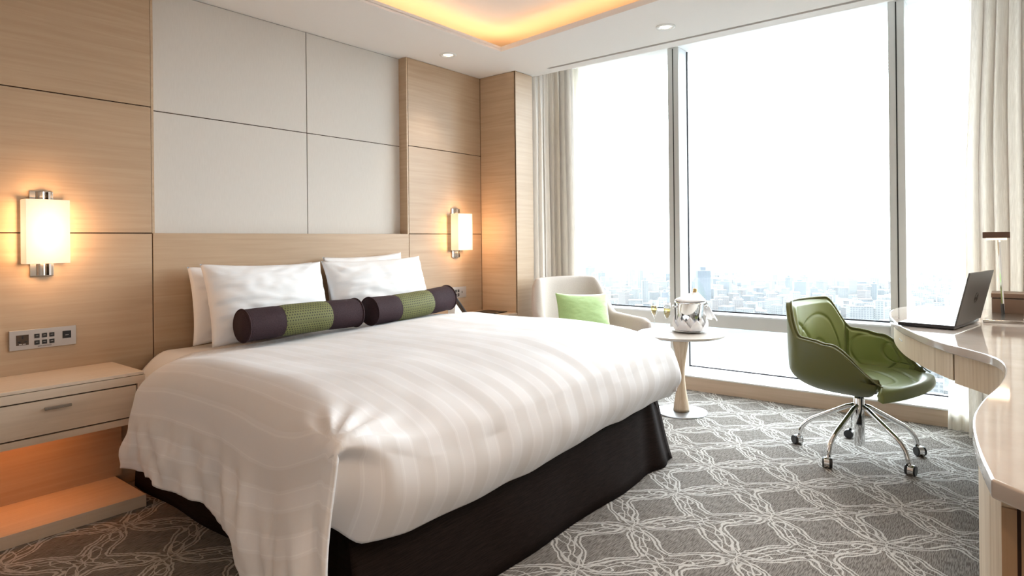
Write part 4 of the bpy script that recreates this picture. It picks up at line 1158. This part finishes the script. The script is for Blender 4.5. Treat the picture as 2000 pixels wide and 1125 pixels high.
def building(cx_, cy_, w, dpt, hgt, rot, mat, label, group=None, hero=False):
    root = thing('building', label, 'building', (cx_, cy_, GZ), rot, group)
    obj('wall_block', BOX(-w / 2, -dpt / 2, 0, w / 2, dpt / 2, hgt), mat, root)
    rfm = MB().box(-w / 2 - .4, -dpt / 2 - .4, hgt, w / 2 + .4, dpt / 2 + .4, hgt + 1.0)
    obj('roof', rfm, m_roofp0, root)
    if hero or hgt > 30:
        obj('roof_hut', BOX(-w * .22, -dpt * .2, hgt + 1, w * .18, dpt * .25, hgt + 1 + min(8, hgt * .12)), mat, root)
    return root
HEROES = []
def hero(u0, u1, vtop, dist, mat, label, short, dep=None, rot=None):
    HEROES.append(((u0 + u1) / 2, vtop + 12, short))
    a = unproj(u0, vtop, dist); b = unproj(u1, vtop, dist); w = (b - a).length; c = (a + b) / 2
    building(c.x, c.y, w * .85, dep or w * .7, c.z - GZ, (math.atan2((b - a).y, (b - a).x) if rot is None else rot) + .25, mat, label, hero=True)
hero(1358, 1388, 529, 1500, fac[2], 'tall blue glass tower just right of the first mullion', 'the tall blue tower')
hero(1226, 1240, 527, 1900, fac[4], 'slim white tower left of the paired towers, centre of left pane', 'the left paired white tower')
hero(1243, 1256, 529, 1950, fac[4], 'slim white tower, right one of the pair in left pane', 'the right paired white tower')
hero(1252, 1266, 549, 1500, fac[0], 'short white block in front of the paired white towers', 'the short white block')
hero(1652, 1706, 598, 1150, fac[0], 'wide white apartment block with balcony grid above the green chair', 'the wide balcony block')
hero(1636, 1652, 560, 2000, fac[4], 'pair of white towers behind the apartment block with balcony grid', 'the tower behind the balcony block')
hero(1580, 1598, 563, 1700, fac[1], 'square grey office block above the green chair back', 'the square grey office block')
hero(1612, 1632, 569, 1600, fac[0], 'white striped block right of the square grey office block', 'the white striped block')
hero(1492, 1508, 553, 2100, fac[4], 'white cubic block in the middle of the centre pane', 'the white cubic block')
hero(1449, 1459, 556, 2000, fac[0], 'narrow white tower between the ice bucket and the centre blocks', 'the narrow white tower')
hero(1410, 1426, 556, 1900, fac[0], 'pale block just right of the tall blue tower', 'the pale block')
hero(1430, 1452, 585, 1300, fac[3], 'pinkish long block low behind the ice bucket', 'the long pinkish block')
hero(1396, 1424, 580, 1350, fac[3], 'pink block beside the serving cloth on the ice bucket', 'the small pink block')
hero(1290, 1306, 571, 1400, fac[2], 'blue grey block against the left edge of the first mullion', 'the blue grey block')
hero(1140, 1162, 522, 2600, fac[1], 'broad faint grey block far off above the armchair back', 'the broad faint grey block')
def city_label(u, v, hgt, fm_):
    col = {'facade_white': 'white', 'facade_grey': 'dark grey', 'facade_pink': 'pinkish', 'facade_pale': 'very pale'}[fm_.name]
    size = 'tiny flat' if hgt < 11 else 'low' if hgt < 16 else 'small' if hgt < 21 else 'mid rise' if hgt < 33 else 'taller'
    hu, hv, nm = min(HEROES, key=lambda h: math.hypot(h[0] - u, h[1] - v))
    side = 'left of' if u < hu - 8 else 'right of' if u > hu + 8 else 'in line with'
    up = 'well below and ' if v > hv + 40 else 'below and ' if v > hv + 14 else 'above and ' if v < hv - 10 else ''
    return '%s %s building %s%s %s' % (size, col, up, side, nm)
used_ = set(); rnd = random.Random(11); cnt = 0; spots_ = [(o.location.x, o.location.y, 48) for o in COL.objects if o.name.startswith('building')]
while cnt < 270:
    u = rnd.uniform(1115, 1745); v = 540 + 75 * rnd.random() ** .8
    d0 = (CZ - GZ - 12) / ((v - 470.4 + .01056 * (u - 1000)) / FPX) 
    if d0 > 3600 or d0 < 1150: continue
    p = unproj(u, v, d0); w = rnd.uniform(12, 30); hgt = rnd.choice([9, 12, 14, 18, 18, 24, 30, 38])
    rr_ = .5 * math.hypot(w, 24) + 2
    if any(math.hypot(p.x - a, p.y - b) < rr_ + c for a, b, c in spots_): continue
    fm_ = rnd.choice([fac[0], fac[4], fac[4], fac[0], fac[1], fac[3]]); lb_ = city_label(u, v, hgt, fm_)
    if lb_ in used_: continue
    used_.add(lb_); spots_.append((p.x, p.y, rr_))
    building(p.x, p.y, w, rnd.uniform(10, 24), hgt, rnd.uniform(0, PI), fm_, lb_, 'low rise city buildings outside the window'); cnt += 1
# everything smaller: one object
cmb = MB()
for k in range(7000):
    r = 500 + 4500 * rnd.random() ** .7; th = rnd.uniform(math.radians(-12), math.radians(48)); w = rnd.uniform(7, 20); q = rnd.uniform(6, 15); hgt = rnd.uniform(6, 16)
    x, y = r * math.cos(th), r * math.sin(th)
    if nz(x * .0012, y * .0012, 3) < -.05: continue
    if any(abs(x - a) < c + 12 and abs(y - b) < c + 12 for a, b, c in spots_): continue
    cmb.box(x - w / 2, y - q / 2, GZ, x + w / 2, y + q / 2, GZ + hgt)
cs = obj('small_houses', cmb, fac[4], loc=(1500, 800, GZ)); tag(cs, 'countless tiny pale roofs filling the hazy city beyond the window', 'houses'); cs['kind'] = 'stuff'
# low hills at the horizon
def ridge(dist, th0, th1, hmax, seed, label):
    rows = []
    n = 120
    for j in range(8):
        t = j / 7; row = []
        for i in range(n + 1):
            th = math.radians(th0 + (th1 - th0) * i / n); e = math.sin(PI * i / n) ** .6
            hgt = hmax * e * (.65 + .5 * nz(i * .05, seed) + .2 * nz(i * .17, seed)); r = dist + (t - .5) * 900
            row.append((r * math.cos(th), r * math.sin(th), GZ + max(0, hgt) * math.sin(PI * t) - 2))
        rows.append(row)
    o = obj('hills', MB().grid(rows), m_hill, smooth=True, loc=(dist, 0, GZ)); struct(o); o['label'] = label; return o
m_hill = plain('wooded_hill', (.008, .012, .016), .9)
m_roofp = plain('pale_roof', (.06, .06, .06), .8)
ridge(4200, -3, 14, 62, 2, 'low blue wooded hill on the horizon')
ridge(5600, 10, 44, 60, 8, 'faint ridge on the horizon at the left')

# haze layer over the city, lit by the sky
hz = bpy.data.materials.new('city_haze'); hz.use_nodes = True; nt = hz.node_tree; nt.nodes.clear()
o_ = nt.nodes.new('ShaderNodeOutputMaterial'); vs_ = nt.nodes.new('ShaderNodeVolumeScatter')
vs_.inputs['Color'].default_value = (.0395, .0425, .0445, 1); vs_.inputs['Density'].default_value = .00062; vs_.inputs['Anisotropy'].default_value = 0.0
nt.links.new(vs_.outputs[0], o_.inputs['Volume'])
hm = obj('haze', BOX(80, -5900, GZ - 5, 8900, 8900, -2), hz); hm['kind'] = 'stuff'; tag(hm, 'pale daylight haze lying over the city outside', 'haze')
